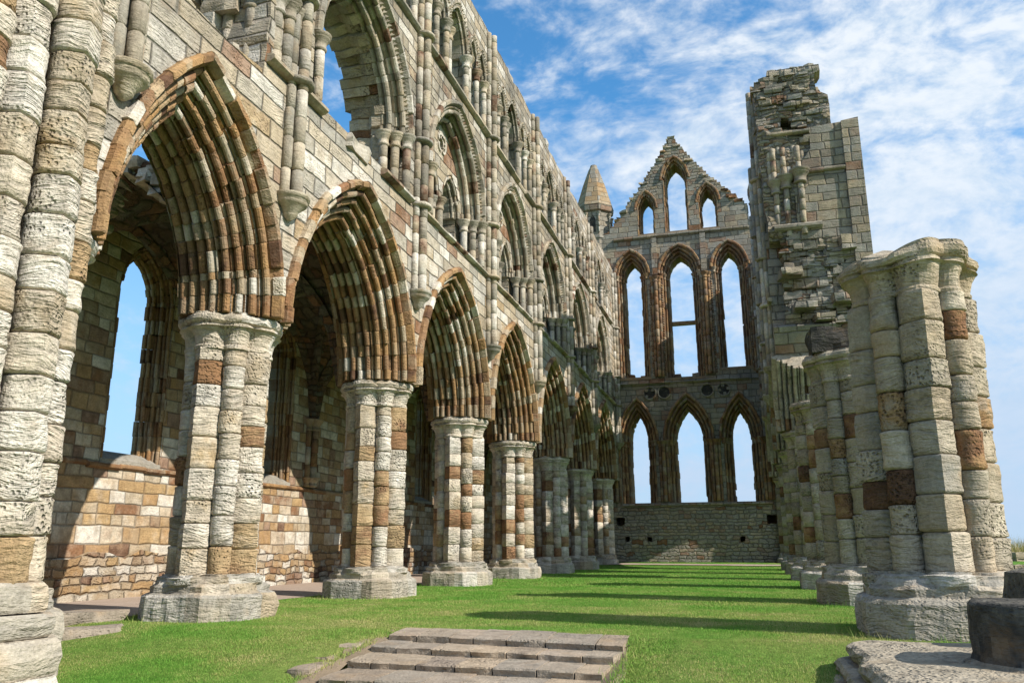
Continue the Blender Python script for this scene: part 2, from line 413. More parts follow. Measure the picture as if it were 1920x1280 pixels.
def shaft(mb, cx, cy, z0, z1, r, keel=None, seg=14, dh=0.33, lo=0.0, hi=1.0, bands=0.2, jit=1.0, near=False, taper=0.0, lean=(0, 0)):
    z = z0; seed = random.uniform(0, 99)
    a = math.radians(38)
    ang = [2 * PI * k / seg + (keel or 0.0) for k in range(seg + (keel is not None))]
    while z < z1 - 0.02:
        h = dh * random.uniform(0.8, 1.25)
        if z1 - z - h < dh * 0.5: h = z1 - z
        ox, oy = random.gauss(0, 0.006) * jit, random.gauss(0, 0.006) * jit
        rs = r * (1 + random.gauss(0, 0.022) * jit)
        tone = random.uniform(0.78, 1.0) if random.random() < bands else random.uniform(0.0, 0.74)
        tone = lo + (hi - lo) * tone
        if near: prof = [(0, -.036), (.035, -.004), (.1, .004), (.24, 0), (.4, 0), (.55, 0), (.7, 0), (.84, 0), (.93, .004), (.97, -.004), (1, -.036)]
        else: prof = [(0, -.03), (.05, 0), (.95, 0), (1, -.03)]
        rings = []
        for fr, dr in prof:
            zz = z + h * fr; ring = []
            tp = 1 - taper * (zz - z0) / max(z1 - z0, 1e-3)
            lx, ly = lean[0] * (zz - z0), lean[1] * (zz - z0)
            for th in ang:
                rr = rs
                if keel is not None:
                    dd = (th - keel + PI) % (2 * PI) - PI
                    if abs(dd) < a: rr = rs * (1 + (math.cos(0) / math.cos(a - abs(dd)) - 1) * 0.85)
                rr = (rr + dr * jit) * tp
                px, py = cx + lx + ox, cy + ly + oy
                if near:
                    q = nz(px + math.cos(th) * rr, py + math.sin(th) * rr, zz * 4.5, 2.4, seed)
                    q2 = nz(px + math.cos(th) * rr, py + math.sin(th) * rr, zz, 3.5, seed + 31)
                    rr += 0.013 * q + 0.016 * q2
                ring.append((px + math.cos(th) * rr, py + math.sin(th) * rr, zz))
            rings.append(ring)
        ring_loft(mb, rings, lambda i, k, t=tone: t, cap_top=False, smooth=True, closed=keel is None)
        z += h
    mb.add(rings[-1], [tuple(range(seg))], 0.3)

def outline(circles, ang, grow=0.0, core=0.3):
    out = []
    for th in ang:
        ux, uy = math.cos(th), math.sin(th); R = core
        for cx, cy, r in circles:
            b = ux * cx + uy * cy; q = b * b - (cx * cx + cy * cy - (r + grow) ** 2)
            if q >= 0: R = max(R, b + math.sqrt(q))
        out.append(R)
    return out

CARD = [(0.395, 0.0), (0.0, 0.395), (-0.395, 0.0), (0.0, -0.395)]
def pier_circles(s=1.0):
    c = [(x * s, y * s, 0.205 * s) for x, y in CARD]
    q = 0.300 * s
    c += [(q, q, 0.145 * s), (-q, q, 0.145 * s), (-q, -q, 0.145 * s), (q, -q, 0.145 * s)]
    return c

def capital(mb, x, y, zt, circles, h=0.5, lo=0.0, hi=0.6, ruin=0.0, n=96, lean=(0, 0)):
    ang = [2 * PI * k / n for k in range(n)]
    lev = [(0, 0.0), (0.01, .025), (.045, .03), (.07, .008), (.2, .035), (.28, .085), (.30, .125), (.315, .10), (.345, .10), (.36, .125), (.40, .145), (.45, .135), (.475, .10), (.5, .095)]
    seed = random.uniform(0, 50); rings = []
    for zz, g in lev:
        rr = outline(circles, ang, g * (.78 if ruin > .5 else 1.0), 0.40)
        if g > .1: # abacus bridges the lobes
            rs = [max(rr[(k + j) % n] for j in range(-4, 5)) for k in range(n)]
            wl = .58
            rr = [wl * a + (1 - wl) * (b * 0.985) for a, b in zip(rr, rs)]
        ring = []
        for th, R in zip(ang, rr):
            px, py = math.cos(th) * R, math.sin(th) * R
            k = ruin * (zz / 0.5) * nz(px * 2, py * 2, zz * 2, 2.0, seed)
            R2 = R + k * 0.10 + 0.012 * nz(px, py, zz, 9.0, seed)
            z = zt - h + zz * h / 0.5 + (ruin * 0.16 * nz(px, py, 0, 1.9, seed + 9) * (zz / 0.5) ** 2)
            ring.append((x + lean[0] + math.cos(th) * R2, y + lean[1] + math.sin(th) * R2, z))
        rings.append(ring)
    tn = [random.uniform(lo, hi) for _ in range(8)]
    ring_loft(mb, rings, lambda i, k: tn[(k * 8 // n + (i > 8)) % 8], True, False)
    if ruin: # rough top
        top = rings[-1]
        mid = [(x + (p[0] - x) * 0.5, y + (p[1] - y) * 0.5, zt + ruin * (0.11 + 0.12 * nz(p[0], p[1], 0, 1.7, seed))) for p in top]
        mb.add(top + mid, [(k, (k + 1) % n, n + (k + 1) % n, n + k) for k in range(n)] + [tuple(range(n, 2 * n))], 0.5)

def plinth(mb, x, y, circles, hw, zt, ch=0.36, zb=-0.6, lo=0.0, hi=1.0, n=112, erode=1.0):
    ang = [2 * PI * (k + 0.5) / n for k in range(n)]
    seed = random.uniform(0, 50)
    def octa(w_, c_):
        out = []
        for th in ang:
            ux, uy = abs(math.cos(th)), abs(math.sin(th))
            out.append(min(w_ / max(ux, uy), (2 * w_ - c_) / (ux + uy)))
        return out
    h = zt
    low, up = octa(hw, ch), octa(hw * 0.88, ch * 0.9)
    lob = outline(circles, ang, 0.11, 0.4)
    lob2 = outline(circles, ang, 0.045, 0.4)
    mixr = [max(a * 0.93, b) for a, b in zip(up, lob)]
    lv = [(zb, low), (0.0, low), (.3 * h, low), (.52 * h, [r * .995 for r in low]), (.58 * h, [r * .95 for r in low]), (.62 * h, up), (.74 * h, [r * 1.0 for r in up]), (.80 * h, mixr),
          (.86 * h, [min(a, b + .03) for a, b in zip(mixr, lob)]), (.90 * h, lob), (.94 * h, lob), (.96 * h, lob2), (1.0 * h, lob2)]
    rings = []
    for z, R in lv:
        ring = []
        for th, r in zip(ang, R):
            px, py = math.cos(th) * r, math.sin(th) * r
            e = erode * (0.016 * nz(px, py, z * 2.5, 2.2, seed) + 0.022 * nz(px, py, z * 3, 6.5, seed) + .010 * nz(px, py, z * 4, 15, seed))
            ring.append((x + math.cos(th) * (r + e), y + math.sin(th) * (r + e), z + erode * 0.02 * nz(px, py, z, 3, seed + 4) * (z > 0.05)))
        rings.append(ring)
    tn = [random.uniform(lo, hi) for _ in range(40)]
    ring_loft(mb, rings, lambda i, k: tn[((k * 9 // n) + (0 if i < 4 else 11 if i < 7 else 23)) % 40], True, False)

def clustered_pier(x, y, zcap, parent, name='pier', mats=(M_PIER, M_BASE, M_PIER), scale=1.0, hw=0.9, zs=0.60, near=False, bands=0.22, ruin=0.0, lo=0.0, hi=1.0, taper=0.0, core_mat=None, top_part=True, lean=(0, 0)):
    """one pier: core mesh > shafts, capital, plinth"""
    circ = pier_circles(scale)
    core = MB()
    ang = [2 * PI * k / 12 for k in range(12)]
    L = zcap - zs
    rings = [[(x + lean[0] * (z - zs) + math.cos(a) * 0.36 * scale * (1 - taper * .8 * (z - zs) / L), y + lean[1] * (z - zs) + math.sin(a) * 0.36 * scale * (1 - taper * .8 * (z - zs) / L), z) for a in ang] for z in (0.1 + zs, zcap - 0.1)]
    ring_loft(core, rings, [0.4, 0.4])
    root = core.build(name, core_mat or mats[0], parent)
    if parent is None: pass
    for i, (cx, cy, r) in enumerate(circ):
        mb = MB()
        keel = math.atan2(cy, cx) if i < 4 else None
        shaft(mb, x + cx, y + cy, zs - 0.02, zcap - 0.48, r, keel, 20 if near else 16, 0.34, lo, hi, bands, 1.0, near, taper, lean)
        mb.build('shaft', mats[0], root)
    mb = MB(); capital(mb, x, y, zcap, [(a * (1 - taper), b * (1 - taper), r * (1 - taper)) for a, b, r in circ], ruin=ruin, lean=(lean[0] * L, lean[1] * L), lo=lo * .5, hi=lo * .5 + .6); mb.build('capital', mats[2], root)
    mb = MB(); plinth(mb, x, y, circ, hw, zs); mb.build('plinth', mats[1], root)
    return root

# pointed arch geometry -------------------------------------------------------
def arch_pt(s, c, r, t, side=1):
    R = s + c + r; th = t * math.acos(min(1, c / R))
    return side * (-c + R * math.cos(th)), R * math.sin(th)
def arch_poly(uc, zs, s, c, r, n=16, zb=None):
    """outline from right foot over the apex to the left foot"""
    pts = []
    if zb is not None: pts.append((uc + s + r, zb))
    for i in range(n + 1): a, b = arch_pt(s, c, r, i / n, 1); pts.append((uc + a, zs + b))
    for i in range(n - 1, -1, -1): a, b = arch_pt(s, c, r, i / n, -1); pts.append((uc + a, zs + b))
    if zb is not None: pts.append((uc - s - r, zb))
    return pts

def moulded(r0, steps, T, hood=True, k=0.36, back=True, hoodw=0.15, hoodp=0.13):
    """(r, depth, order) profile: hood, then stepped orders with edge rolls, mirrored plain at the back"""
    P = []; r = r0; d = 0.0; o = 0
    if hood:
        P += [(r, 0.02, 0), (r, -.6 * hoodp, 0), (r - .25 * hoodw, -hoodp, 0), (r - .7 * hoodw, -.95 * hoodp, 0), (r - .92 * hoodw, -.35 * hoodp, 0), (r - hoodw, 0.0, 0)]
        r -= hoodw
    else: P.append((r, 0.0, 0))
    st = [(r, d)]
    for dr, dd in steps:
        o += 1; q = min(dr, dd) * k
        cr, cd = r - dr + q * 1.02, d + q * 1.02
        if q > 0.02:
            P += [(cr + 2.1 * q, d, o), (cr + 1.5 * q, d + 1.5 * q, o)]
            for a in (-60, -25, 10, 45, 80, 115, 150):
                a = math.radians(a); P.append((cr - q * math.sin(a), cd - q * math.cos(a), o))
            P += [(cr - q + 1.5 * q, cd + 1.5 * q, o), (cr - q, cd + 2.1 * q, o)]
        else: P += [(r - dr, d, o)]
        r -= dr; d += dd; P.append((r, d, o)); st.append((r, d))
    if back:
        for (ra, da) in reversed(st):
            P.append((ra, T - da, o))
            if (ra, da) != st[0]:
                pass
    return P

def arch(mb, mapf, uc, zs, s, c, prof, n=12, jamb=0.0, jh=0.32, sides=(1, -1), t1=1.0, jit=1.0, lo=0.0, hi=1.0, gro=0.008, jl=None):
    """sweep a profile round a pointed arch (with optional jambs), one tone per voussoir and order"""
    for side in sides:
        segs = []
        if jamb > 0:
            m = max(1, int(round(jamb / jh)))
            segs += [(-1 + i / m, -1 + (i + 1) / m) for i in range(m)]
        nn = max(1, int(round(n * t1)))
        cuts = [0.0] + [(i + random.uniform(-.28, .28)) / nn for i in range(1, nn)] + [1.0]
        segs += [(t1 * cuts[i], t1 * cuts[i + 1]) for i in range(nn)]
        for a, b in segs:
            jr = {}; 
            e = 0.05 * (b - a)
            rows = []
            J = {}
            for g_i, t in enumerate((a, a + e, b - e, b)):
                row = []
                for (r, d, o) in prof:
                    if o not in J:
                        chip = .03 if random.random() < .07 and jit >= 1 else 0
                        J[o] = (random.gauss(0, .008) * jit + chip, random.gauss(0, .008) * jit + chip)
                    rr = r + (gro if g_i in (0, 3) else 0.0) + J[o][0]
                    dd = d + (gro * 0.8 if g_i in (0, 3) else 0.0) + J[o][1]
                    if t < 0: u, z = side * (s + rr), t * jamb
                    else: u, z = arch_pt(s, c, rr, t, side)
                    row.append(mapf(uc + u, dd, zs + z))
                rows.append(row)
            m = len(prof); vs = [p for r_ in rows for p in r_]
            tn = {}; base = random.random()
            fs = []; ts = []
            for i in range(3):
                for k in range(m - 1):
                    o = prof[k + 1][2]
                    if o not in tn: tn[o] = lo + (hi - lo) * (min(1, max(0, base + random.gauss(0, .13))) if random.random() < .62 else random.random())
                    fs.append((i * m + k, i * m + k + 1, (i + 1) * m + k + 1, (i + 1) * m + k)); ts.append(tn[o])
            fs.append(tuple(range(m))); fs.append(tuple(range(4 * m - 1, 3 * m - 1, -1))); ts += [ts[0], ts[-1]]
            mb.add(vs, fs, ts)

def light_hole(uc, zs, s, c, r, n, zb, rj):
    a = arch_poly(uc, zs, s, c, r, n)
    return [(uc + s + rj, zb), (uc + s + rj, zs - .02)] + a + [(uc - s - rj, zs - .02), (uc - s - rj, zb)]
def inside(p, poly):
    x, y = p; c = False; j = len(poly) - 1
    for i in range(len(poly)):
        xi, yi = poly[i]; xj, yj = poly[j]
        if (yi > y) != (yj > y) and x < (xj - xi) * (y - yi) / (yj - yi) + xi: c = not c
        j = i
    return c

def sheet(mb, mapf, outer, holes=(), d0=0.0, d1=1.5, grid=0.0, amp=0.0, back=True, tone=0.4):
    """wall of real thickness from an outline with openings"""
    vs = []; edges = []
    for loop in [outer] + list(holes):
        o = len(vs); vs += [Vector(p) for p in loop]
        edges += [(o + i, o + (i + 1) % len(loop)) for i in range(len(loop))]
    nb = len(vs)
    if grid:
        xs = [p[0] for p in outer]; ys = [p[1] for p in outer]
        x = min(xs) + grid * .5
        while x < max(xs):
            y = min(ys) + grid * .5
            while y < max(ys):
                p = (x + random.uniform(-.3, .3) * grid, y + random.uniform(-.3, .3) * grid)
                if inside(p, outer) and not any(inside(p, h) for h in holes): vs.append(Vector(p))
                y += grid
            x += grid
    V, E_, F, *_ = delaunay_2d_cdt(vs, edges, [], 0, 1e-5)
    tri = []
    for f in F:
        cx = sum(V[i][0] for i in f) / len(f); cy = sum(V[i][1] for i in f) / len(f)
        if inside((cx, cy), outer) and not any(inside((cx, cy), h) for h in holes): tri.append(tuple(f))
    n = len(V)
    P0 = []
    for p in V:
        dd = d0
        if amp: dd += amp * (nz(p[0], 3.1, p[1], 1.3) + 0.7 * nz(p[0], 7.7, p[1], 3.6))
        P0.append(mapf(p[0], dd, p[1]))
    P1 = [mapf(p[0], d1, p[1]) for p in V]
    fs = list(tri)
    if back: fs += [tuple(n + i for i in reversed(f)) for f in tri]
    # side walls along boundary edges
    cnt = {}
    for f in tri:
        for i in range(len(f)):
            a, b = f[i], f[(i + 1) % len(f)]; k = (min(a, b), max(a, b)); cnt[k] = cnt.get(k, 0) + 1
    for (a, b), c_ in cnt.items():
        if c_ == 1: fs.append((a, b, n + b, n + a))
    mb.add(P0 + P1, fs, tone)

def string(mb, mapf, u0, u1, z, h=0.14, proj=0.12, jit=0.008, L=0.7, wear=0.0):
    """projecting moulded course, its stones worn and set a little unevenly"""
    rows = []; tones = []; u = u0
    while u < u1 - 0.01:
        e = min(u1, u + L * random.uniform(.7, 1.3))
        j = random.gauss(0, jit); p = proj * random.uniform(.85, 1.05) * (0.45 if random.random() < wear else 1)
        prof = [(0.02, 0), (-p * .55, 0.01), (-p, h * .35), (-p, h * .7), (-p * .6, h * .95), (0.02, h)]
        for uu in (u + .006, (u + e) / 2, e - .006):
            q = .012 * nz(uu, z, 0, 3.1)
            rows.append([mapf(uu, d + j + q * (d < 0), z + zz + j) for d, zz in prof])
        t = random.random(); tones += [t, t, t]; u = e
    m = 6; vs = [p for r in rows for p in r]
    fs = []; ts = []
    for i in range(len(rows) - 1):
        for k in range(m - 1): fs.append((i * m + k, i * m + k + 1, (i + 1) * m + k + 1, (i + 1) * m + k)); ts.append(tones[i])
    n = len(vs); fs += [tuple(range(m)), tuple(range(n - 1, n - m - 1, -1))]; ts += [tones[0], tones[-1]]
    mb.add(vs, fs, ts)

def lathe(mb, cx, cy, prof, seg=14, tone=0.4, smooth=True, half=None):
    rings = [[(cx + math.cos(2 * PI * k / seg) * r, cy + math.sin(2 * PI * k / seg) * r, z) for k in range(seg)] for r, z in prof]
    ring_loft(mb, rings, lambda i, k: tone, True, smooth, True)

def bell(mb, cx, cy, z, r, h=0.28, tone=None):
    """bell capital, bottom at z"""
    t = random.random() if tone is None else tone
    lathe(mb, cx, cy, [(r * 1.05, z), (r * 1.3, z + .02), (r * 1.3, z + .05), (r * 1.08, z + .06), (r * 1.25, z + h * .5), (r * 1.75, z + h * .68), (r * 1.85, z + h * .72), (r * 1.85, z + h * .82), (r * 2.05, z + h * .85), (r * 2.05, z + h)], 14, t)

XN, XS, YE, XA = -6.2, 0.86, 40.46, -11.1
L, Y0 = 4.795, 9.77
mapN = lambda u, d, z: (XN - d, u, z)
mapS = lambda u, d, z: (XS + d, u, z)
mapE = lambda u, d, z: (u, YE + d, z)
mapA = lambda u, d, z: (XA - d, u, z)
PY = [Y0 + k * L for k in range(7)]       # pier rows; 6 = respond at the east wall
PY[6] = 38.9
ZSP = 3.97

def jag(pts, a=0.06, step=0.35):
    """roughen an outline: stepped, broken masonry"""
    out = []
    for (x0, y0), (x1, y1) in zip(pts[:-1], pts[1:]):
        ln = math.hypot(x1 - x0, y1 - y0); m = max(1, int(ln / step))
        for i in range(m):
            f = i / m
            j = a if i else 0
            out.append((x0 + (x1 - x0) * f + random.uniform(-j, j), y0 + (y1 - y0) * f + random.uniform(-j, j)))
    out.append(pts[-1])
    return out

# ------------------------------------------------------------------ arcade bay builders (shared by both sides)
ARC_PROF = moulded(0.62, [(.12, .13), (.12, .13), (.115, .13), (.115, .13)], 1.5, True, 0.42, False, 0.15, 0.13)
for _o, _d in ((5, .625), (6, .775), (7, .925), (8, 1.075)):        # rolls and hollows along the soffit
    ARC_PROF += [(0.01, _d - .088, _o), (.11, _d - .066, _o)] + [(.03 - .06 * math.sin(math.radians(a)), _d - .054 * math.cos(math.radians(a)), _o) for a in range(0, 181, 30)] + [(.11, _d + .066, _o)]
ARC_PROF += [(0.0, 1.16, 9), (.155, 1.17, 9), (.155, 1.25, 9), (.31, 1.25, 10), (.31, 1.38, 10), (.47, 1.38, 11), (.47, 1.5, 11)]
def bay_arch(parent, mapf, uc, s=1.70, c=1.0, name='arcade_arch', t1=1.0, sides=(1, -1), mat=None, n=14, west=None):
    mb = MB()
    if west:
        arch(mb, mapf, uc, ZSP - 0.02, s, c, ARC_PROF, n, sides=(1,)); arch(mb, mapf, uc, ZSP - 0.02, west[0], west[1], ARC_PROF, n, sides=(-1,))
    else: arch(mb, mapf, uc, ZSP - 0.02, s, c, ARC_PROF, n, sides=sides, t1=t1)
    return mb.build(name, mat or M_ARCH, parent)

def vault_shafts(parent, mapf, u, z0, z1, corbel=True, mat=None, rings=(7.62, 9.05, 11.55)):
    root = None
    for du, d, r in ((0, -.14, .09), (-.15, -.04, .075), (.15, -.04, .075)):
        x, y, _ = mapf(u + du, d, 0); mb = MB()
        shaft(mb, x, y, z0, z1 + random.uniform(-.2, .1), r, None, 10, 0.40, 0, 1, .22, 0.7)
        o_ = mb.build('shaft' if root else 'vaulting_shaft', mat or M_SHAFT, root or parent)
        root = root or o_
    x, y, _ = mapf(u, -.06, 0)
    if corbel:
        cb = MB()
        lathe(cb, x, y, [(.03, z0 - .34), (.10, z0 - .28), (.13, z0 - .2), (.22, z0 - .13), (.25, z0 - .1), (.25, z0 - .04), (.28, z0 - .03), (.28, z0 + .02)], 14, random.random())
        cb.build('corbel', mat or M_SHAFT, root)
    for zr in rings:
        if z0 < zr < z1:
            x, y, _ = mapf(u, -.05, 0); rb = MB()
            lathe(rb, x, y, [(.21, zr - .05), (.25, zr - .03), (.265, zr), (.25, zr + .03), (.21, zr + .05)], 14, random.random())
            rb.build('shaft_ring', mat or M_SHAFT, root)
    return root
def shaft_and_cap(root, amat, x, y, z0, zc, r, h=.29, segs=10):
    mb = MB(); shaft(mb, x, y, z0, zc + .01, r, None, segs, .36, 0, 1, .15, .6); o_ = mb.build('shaft', amat, root)
    mb = MB(); bell(mb, x, y, zc, r * 1.04, h); mb.build('capital', amat, root)

TRI_S, TRI_C, TRI_Z, TRI_B = 1.45, 0.52, 8.88, 7.72
TRI_PROF = moulded(0.50, [(.17, .22), (.17, .22)], 1.15, True, 0.34, False, 0.14, 0.11)
SUB_PROF = moulded(0.22, [(.09, .10), (.09, .12)], .7, False, 0.36, False) + [(0.04, .70, 2)]
def triforium(parent, mapf, uc, full=True, mat=None, amat=None, tymp=True):
    """triforium bay: great arch with dog-tooth, and (if full) a tympanum with two lancets and a pierced roundel"""
    mat = mat or M_UPPER; amat = amat or M_SHAFT
    mb = MB()
    arch(mb, mapf, uc, TRI_Z, TRI_S, TRI_C, TRI_PROF, 11, jamb=0.0)
    # dog-tooth: small pyramids along the outer order
    for side in (1, -1):
        for i in range(34):
            t = (i + .5) / 34
            a, b = arch_pt(TRI_S, TRI_C, 0.32, t, side)
            for q in range(1):
                s_ = .042
                p = [mapf(uc + a + dx, .02, TRI_Z + b + dz) for dx, dz in ((-s_, -s_), (s_, -s_), (s_, s_), (-s_, s_))] + [mapf(uc + a, -.06, TRI_Z + b)]
                mb.add(p, [(0, 1, 4), (1, 2, 4), (2, 3, 4), (3, 0, 4)], random.random())
    root = mb.build('triforium_arch', amat, parent)
    dT = .44
    # jamb shafts and their capitals at the two ends
    pos = []
    for side in (1, -1):
        pos += [(side * (TRI_S + .31), -.01), (side * (TRI_S + .16), .17), (side * (TRI_S + .02), .36)]
    if full: pos += [(0, .46), (-.13, .60), (.13, .60)]
    for du, dd in pos:
        x, y, _ = mapf(uc + du, dd, 0)
        shaft_and_cap(root, amat, x, y, TRI_B, TRI_Z - .29, .085)
    if full:
        tb = MB()
        out = arch_poly(uc, TRI_Z, TRI_S, TRI_C, 0.04, 12)
        subs = []
        for sd in (-1, 1): subs.append(arch_poly(uc + sd * .72, TRI_Z, .42, .36, .24, 8))
        # tympanum outline with its two lancet heads cut out of the foot
        foot = [(uc - TRI_S, TRI_Z)] + [p for p in reversed(subs[0])] + [p for p in reversed(subs[1])] + [(uc + TRI_S, TRI_Z)]
        foot = [foot[0]] + [(a, max(b, TRI_Z + .0)) for a, b in foot[1:-1]] + [foot[-1]]
        circ = [(uc + .16 * math.cos(2 * PI * k / 14), TRI_Z + 1.42 + .16 * math.sin(2 * PI * k / 14)) for k in range(14)]
        poly = out[1:-1] + [foot[0]] + foot[1:-1] + [foot[-1]]
        sheet(tb, mapf, poly, [circ], dT, dT + .35)
        tb.build('tympanum', M_WALL if mat is M_UPPER else mat, root)
        for sd in (-1, 1):
            sb = MB(); arch(sb, mapf, uc + sd * .72, TRI_Z, .42, .36, [(r, d + dT, o) for r, d, o in SUB_PROF], 7, jamb=0.0); sb.build('lancet_arch', amat, root)
        sb = MB()
        for k in range(4): # quatrefoil rim
            a = PI / 4 + k * PI / 2
            for j in range(10):
                b0, b1 = a - 1.35 + 2.7 * j / 10, a - 1.35 + 2.7 * (j + 1) / 10
                cx_, cz_ = uc + .14 * math.cos(a), TRI_Z + 1.42 + .14 * math.sin(a)
                p = []
                for bb in (b0, b1):
                    for rr, dd in ((.13, dT + .02), (.13, dT - .04), (.09, dT - .04), (.09, dT + .1)):
                        p.append(mapf(cx_ + rr * math.cos(bb), dd, cz_ + rr * math.sin(bb)))
                sb.add(p, [(0, 1, 5, 4), (1, 2, 6, 5), (2, 3, 7, 6)], .4)
        sb.build('quatrefoil', amat, root)
        pb = MB()
        # piers of masonry behind the shafts
        for du, w_ in ((-1.5, .18), (1.5, .18), (0, .15)):
            pb = MB(); a0, a1 = uc + du - w_, uc + du + w_
            v = [mapf(a, dd, z) for z in (TRI_B, TRI_Z + .02) for dd in (dT + .12, 1.1) for a in (a0, a1)]
            pb.add(v, [(0, 2, 3, 1), (4, 5, 7, 6), (0, 1, 5, 4), (1, 3, 7, 5), (3, 2, 6, 7), (2, 0, 4, 6)], .4)
            pb.build('pier_masonry', mat, root)
    return root

CL_Z, CL_TOP = 12.95, 14.75
CL_CEN, CL_SIDE = (0.56, .45), (.25, .55)
def clerestory_holes(uc):
    h = []
    for du, (s, c) in ((0, CL_CEN), (-1.10, CL_SIDE), (1.10, CL_SIDE), (-1.78, CL_SIDE), (1.78, CL_SIDE)):
        h.append(arch_poly(uc + du, CL_Z + (0.0 if du == 0 else .12), s, c, .14, 8, 11.72))
    return h
CL_PROF = moulded(0.16, [(.07, .09), (.07, .1)], .9, False, .36, False) + [(0.02, .8, 2)]
def clerestory(parent, mapf, uc, mat=None):
    mat = mat or M_SHAFT
    mb = MB()
    for du, (s, c) in ((0, CL_CEN), (-1.10, CL_SIDE), (1.10, CL_SIDE), (-1.78, CL_SIDE), (1.78, CL_SIDE)):
        arch(mb, mapf, uc + du, CL_Z + (0 if du == 0 else .12), s, c, CL_PROF, 7, jamb=0.0, jit=.7)
        # dog-tooth hood
        for side in (1, -1):
            for i in range(14):
                a, b = arch_pt(s, c, .2, (i + .5) / 14, side); s_ = .035
                z0 = CL_Z + (0 if du == 0 else .12)
                p = [mapf(uc + du + a + dx, .01, z0 + b + dz) for dx, dz in ((-s_, -s_), (s_, -s_), (s_, s_), (-s_, s_))] + [mapf(uc + du + a, -.055, z0 + b)]
                mb.add(p, [(0, 1, 4), (1, 2, 4), (2, 3, 4), (3, 0, 4)], random.random())
    root = mb.build('clerestory_arcade', mat, parent)
    for du in (-.62, -.80, .62, .80, -1.44, 1.44, -2.06, 2.06):
        x, y, _ = mapf(uc + du, .05, 0)
        zc = CL_Z - (.0 if abs(du) < .7 else -.1)
        shaft_and_cap(root, mat, x, y, 11.70, zc - .3, .08, .30)
    return root

# ================================================================== GROUND
STEP_L = [(-3.76, 8.38), (-3.76, 7.95), (-3.73, 7.39), (-3.70, 6.81)]
STEP_R = [(-1.24, 7.97), (-1.28, 7.65), (-1.30, 7.19), (-1.31, 6.73)]
def gz(x, y):
    z = -max(0.0, min(1.0, (8.6 - y) / 5.0)) * 0.55
    if y > 36: z += min((y - 36) / 4.0, 1.0) * 0.16
    return z
def ground():
    mb = MB()
    xs = [-3000, -800, -200, -60, -30, -20] + [round(-14 + .4 * i, 3) for i in range(46)] + [6, 8, 12, 20, 40, 80, 200, 800, 3000]
    ys = [-400, -100, -40, -15, -5, 0] + [round(2 + .3 * i, 3) for i in range(60)] + [21, 23, 25, 28, 31, 34, 36, 37, 38, 39, 40, 42, 46, 52, 60, 80, 120, 200, 400, 1000, 3000]
    vs = []; 
    for y in ys:
        for x in xs:
            z = gz(x, y)
            if -3.9 < x < -1.15 and 6.2 < y < 8.55: z -= .22
            if y > 60 or abs(x) > 30: z -= min(8.0, 0.02 * max(y - 60, abs(x) - 30, 0))
            z += 0.012 * nz(x, y, 0, .9) if y < 40 else 0
            vs.append((x, y, z))
    n = len(xs)
    fs = [(j * n + i, j * n + i + 1, (j + 1) * n + i + 1, (j + 1) * n + i) for j in range(len(ys) - 1) for i in range(n - 1)]
    mb.add(vs, fs, .3, True)
    o = mb.build('lawn', M_LAWN); o['kind'] = 'structure'
    # beaten path in the north aisle
    mb = MB(); vs = []; m = 60
    for i in range(m + 1):
        y = 3.0 + 37.4 * i / m
        ed = -8.05 + .22 * nz(y, 0, 0, .5) + .08 * nz(y, 3, 0, 2.2)
        for x in (-11.6, -10, -9, ed): vs.append((x, y, gz(x, y) + .022 + (0 if x < ed else -.018)))
    mb.add(vs, [(i * 4 + k, i * 4 + k + 1, (i + 1) * 4 + k + 1, (i + 1) * 4 + k) for i in range(m) for k in range(3)], .3, True)
    o = mb.build('path', M_PATH); o['kind'] = 'structure'
    mb = MB(); vs = []; m = 30          # bare strip along the foot of the gable wall
    for i in range(m + 1):
        x = -6.6 + 7.6 * i / m
        a, b = 38.0 + .35 * nz(x, 1, 0, .6) - .12 * (x + 6), 38.9 + .25 * nz(x, 5, 0, .8) - .12 * (x + 6)
        for y in (a, b): vs.append((x, y, gz(x, y) + .03))
    mb.add(vs, [(i * 2, i * 2 + 1, i * 2 + 3, i * 2 + 2) for i in range(m)], .3, True)
    o = mb.build('bare_earth', M_PATH); o['kind'] = 'structure'
ground()
def soil_edge():
    for side in (-1, 1):
        mb = MB(); vs = []; m = 16
        for i in range(m + 1):
            y = 6.0 + 2.75 * i / m - (.35 if side > 0 else 0)
            if side < 0: xa, xb = -3.72, -3.86 - .10 * nz(y, 2, 0, 2.4) - .05 * nz(y, 7, 0, 7)
            else: xa, xb = -1.32, -1.20 + .10 * nz(y, 4, 0, 2.4) + .05 * nz(y, 9, 0, 7)
            for f in (0, .5, 1): x = xa + (xb - xa) * f; vs.append((x, y, gz(x, y) - .045 + .045 * f + .03 * nz(x, y, 0, 6)))
        mb.add(vs, [(i * 3 + k, i * 3 + k + 1, (i + 1) * 3 + k + 1, (i + 1) * 3 + k) for i in range(m) for k in range(2)], .3, True)
        mb.build('bare_earth', M_SOIL)['kind'] = 'structure'
soil_edge()

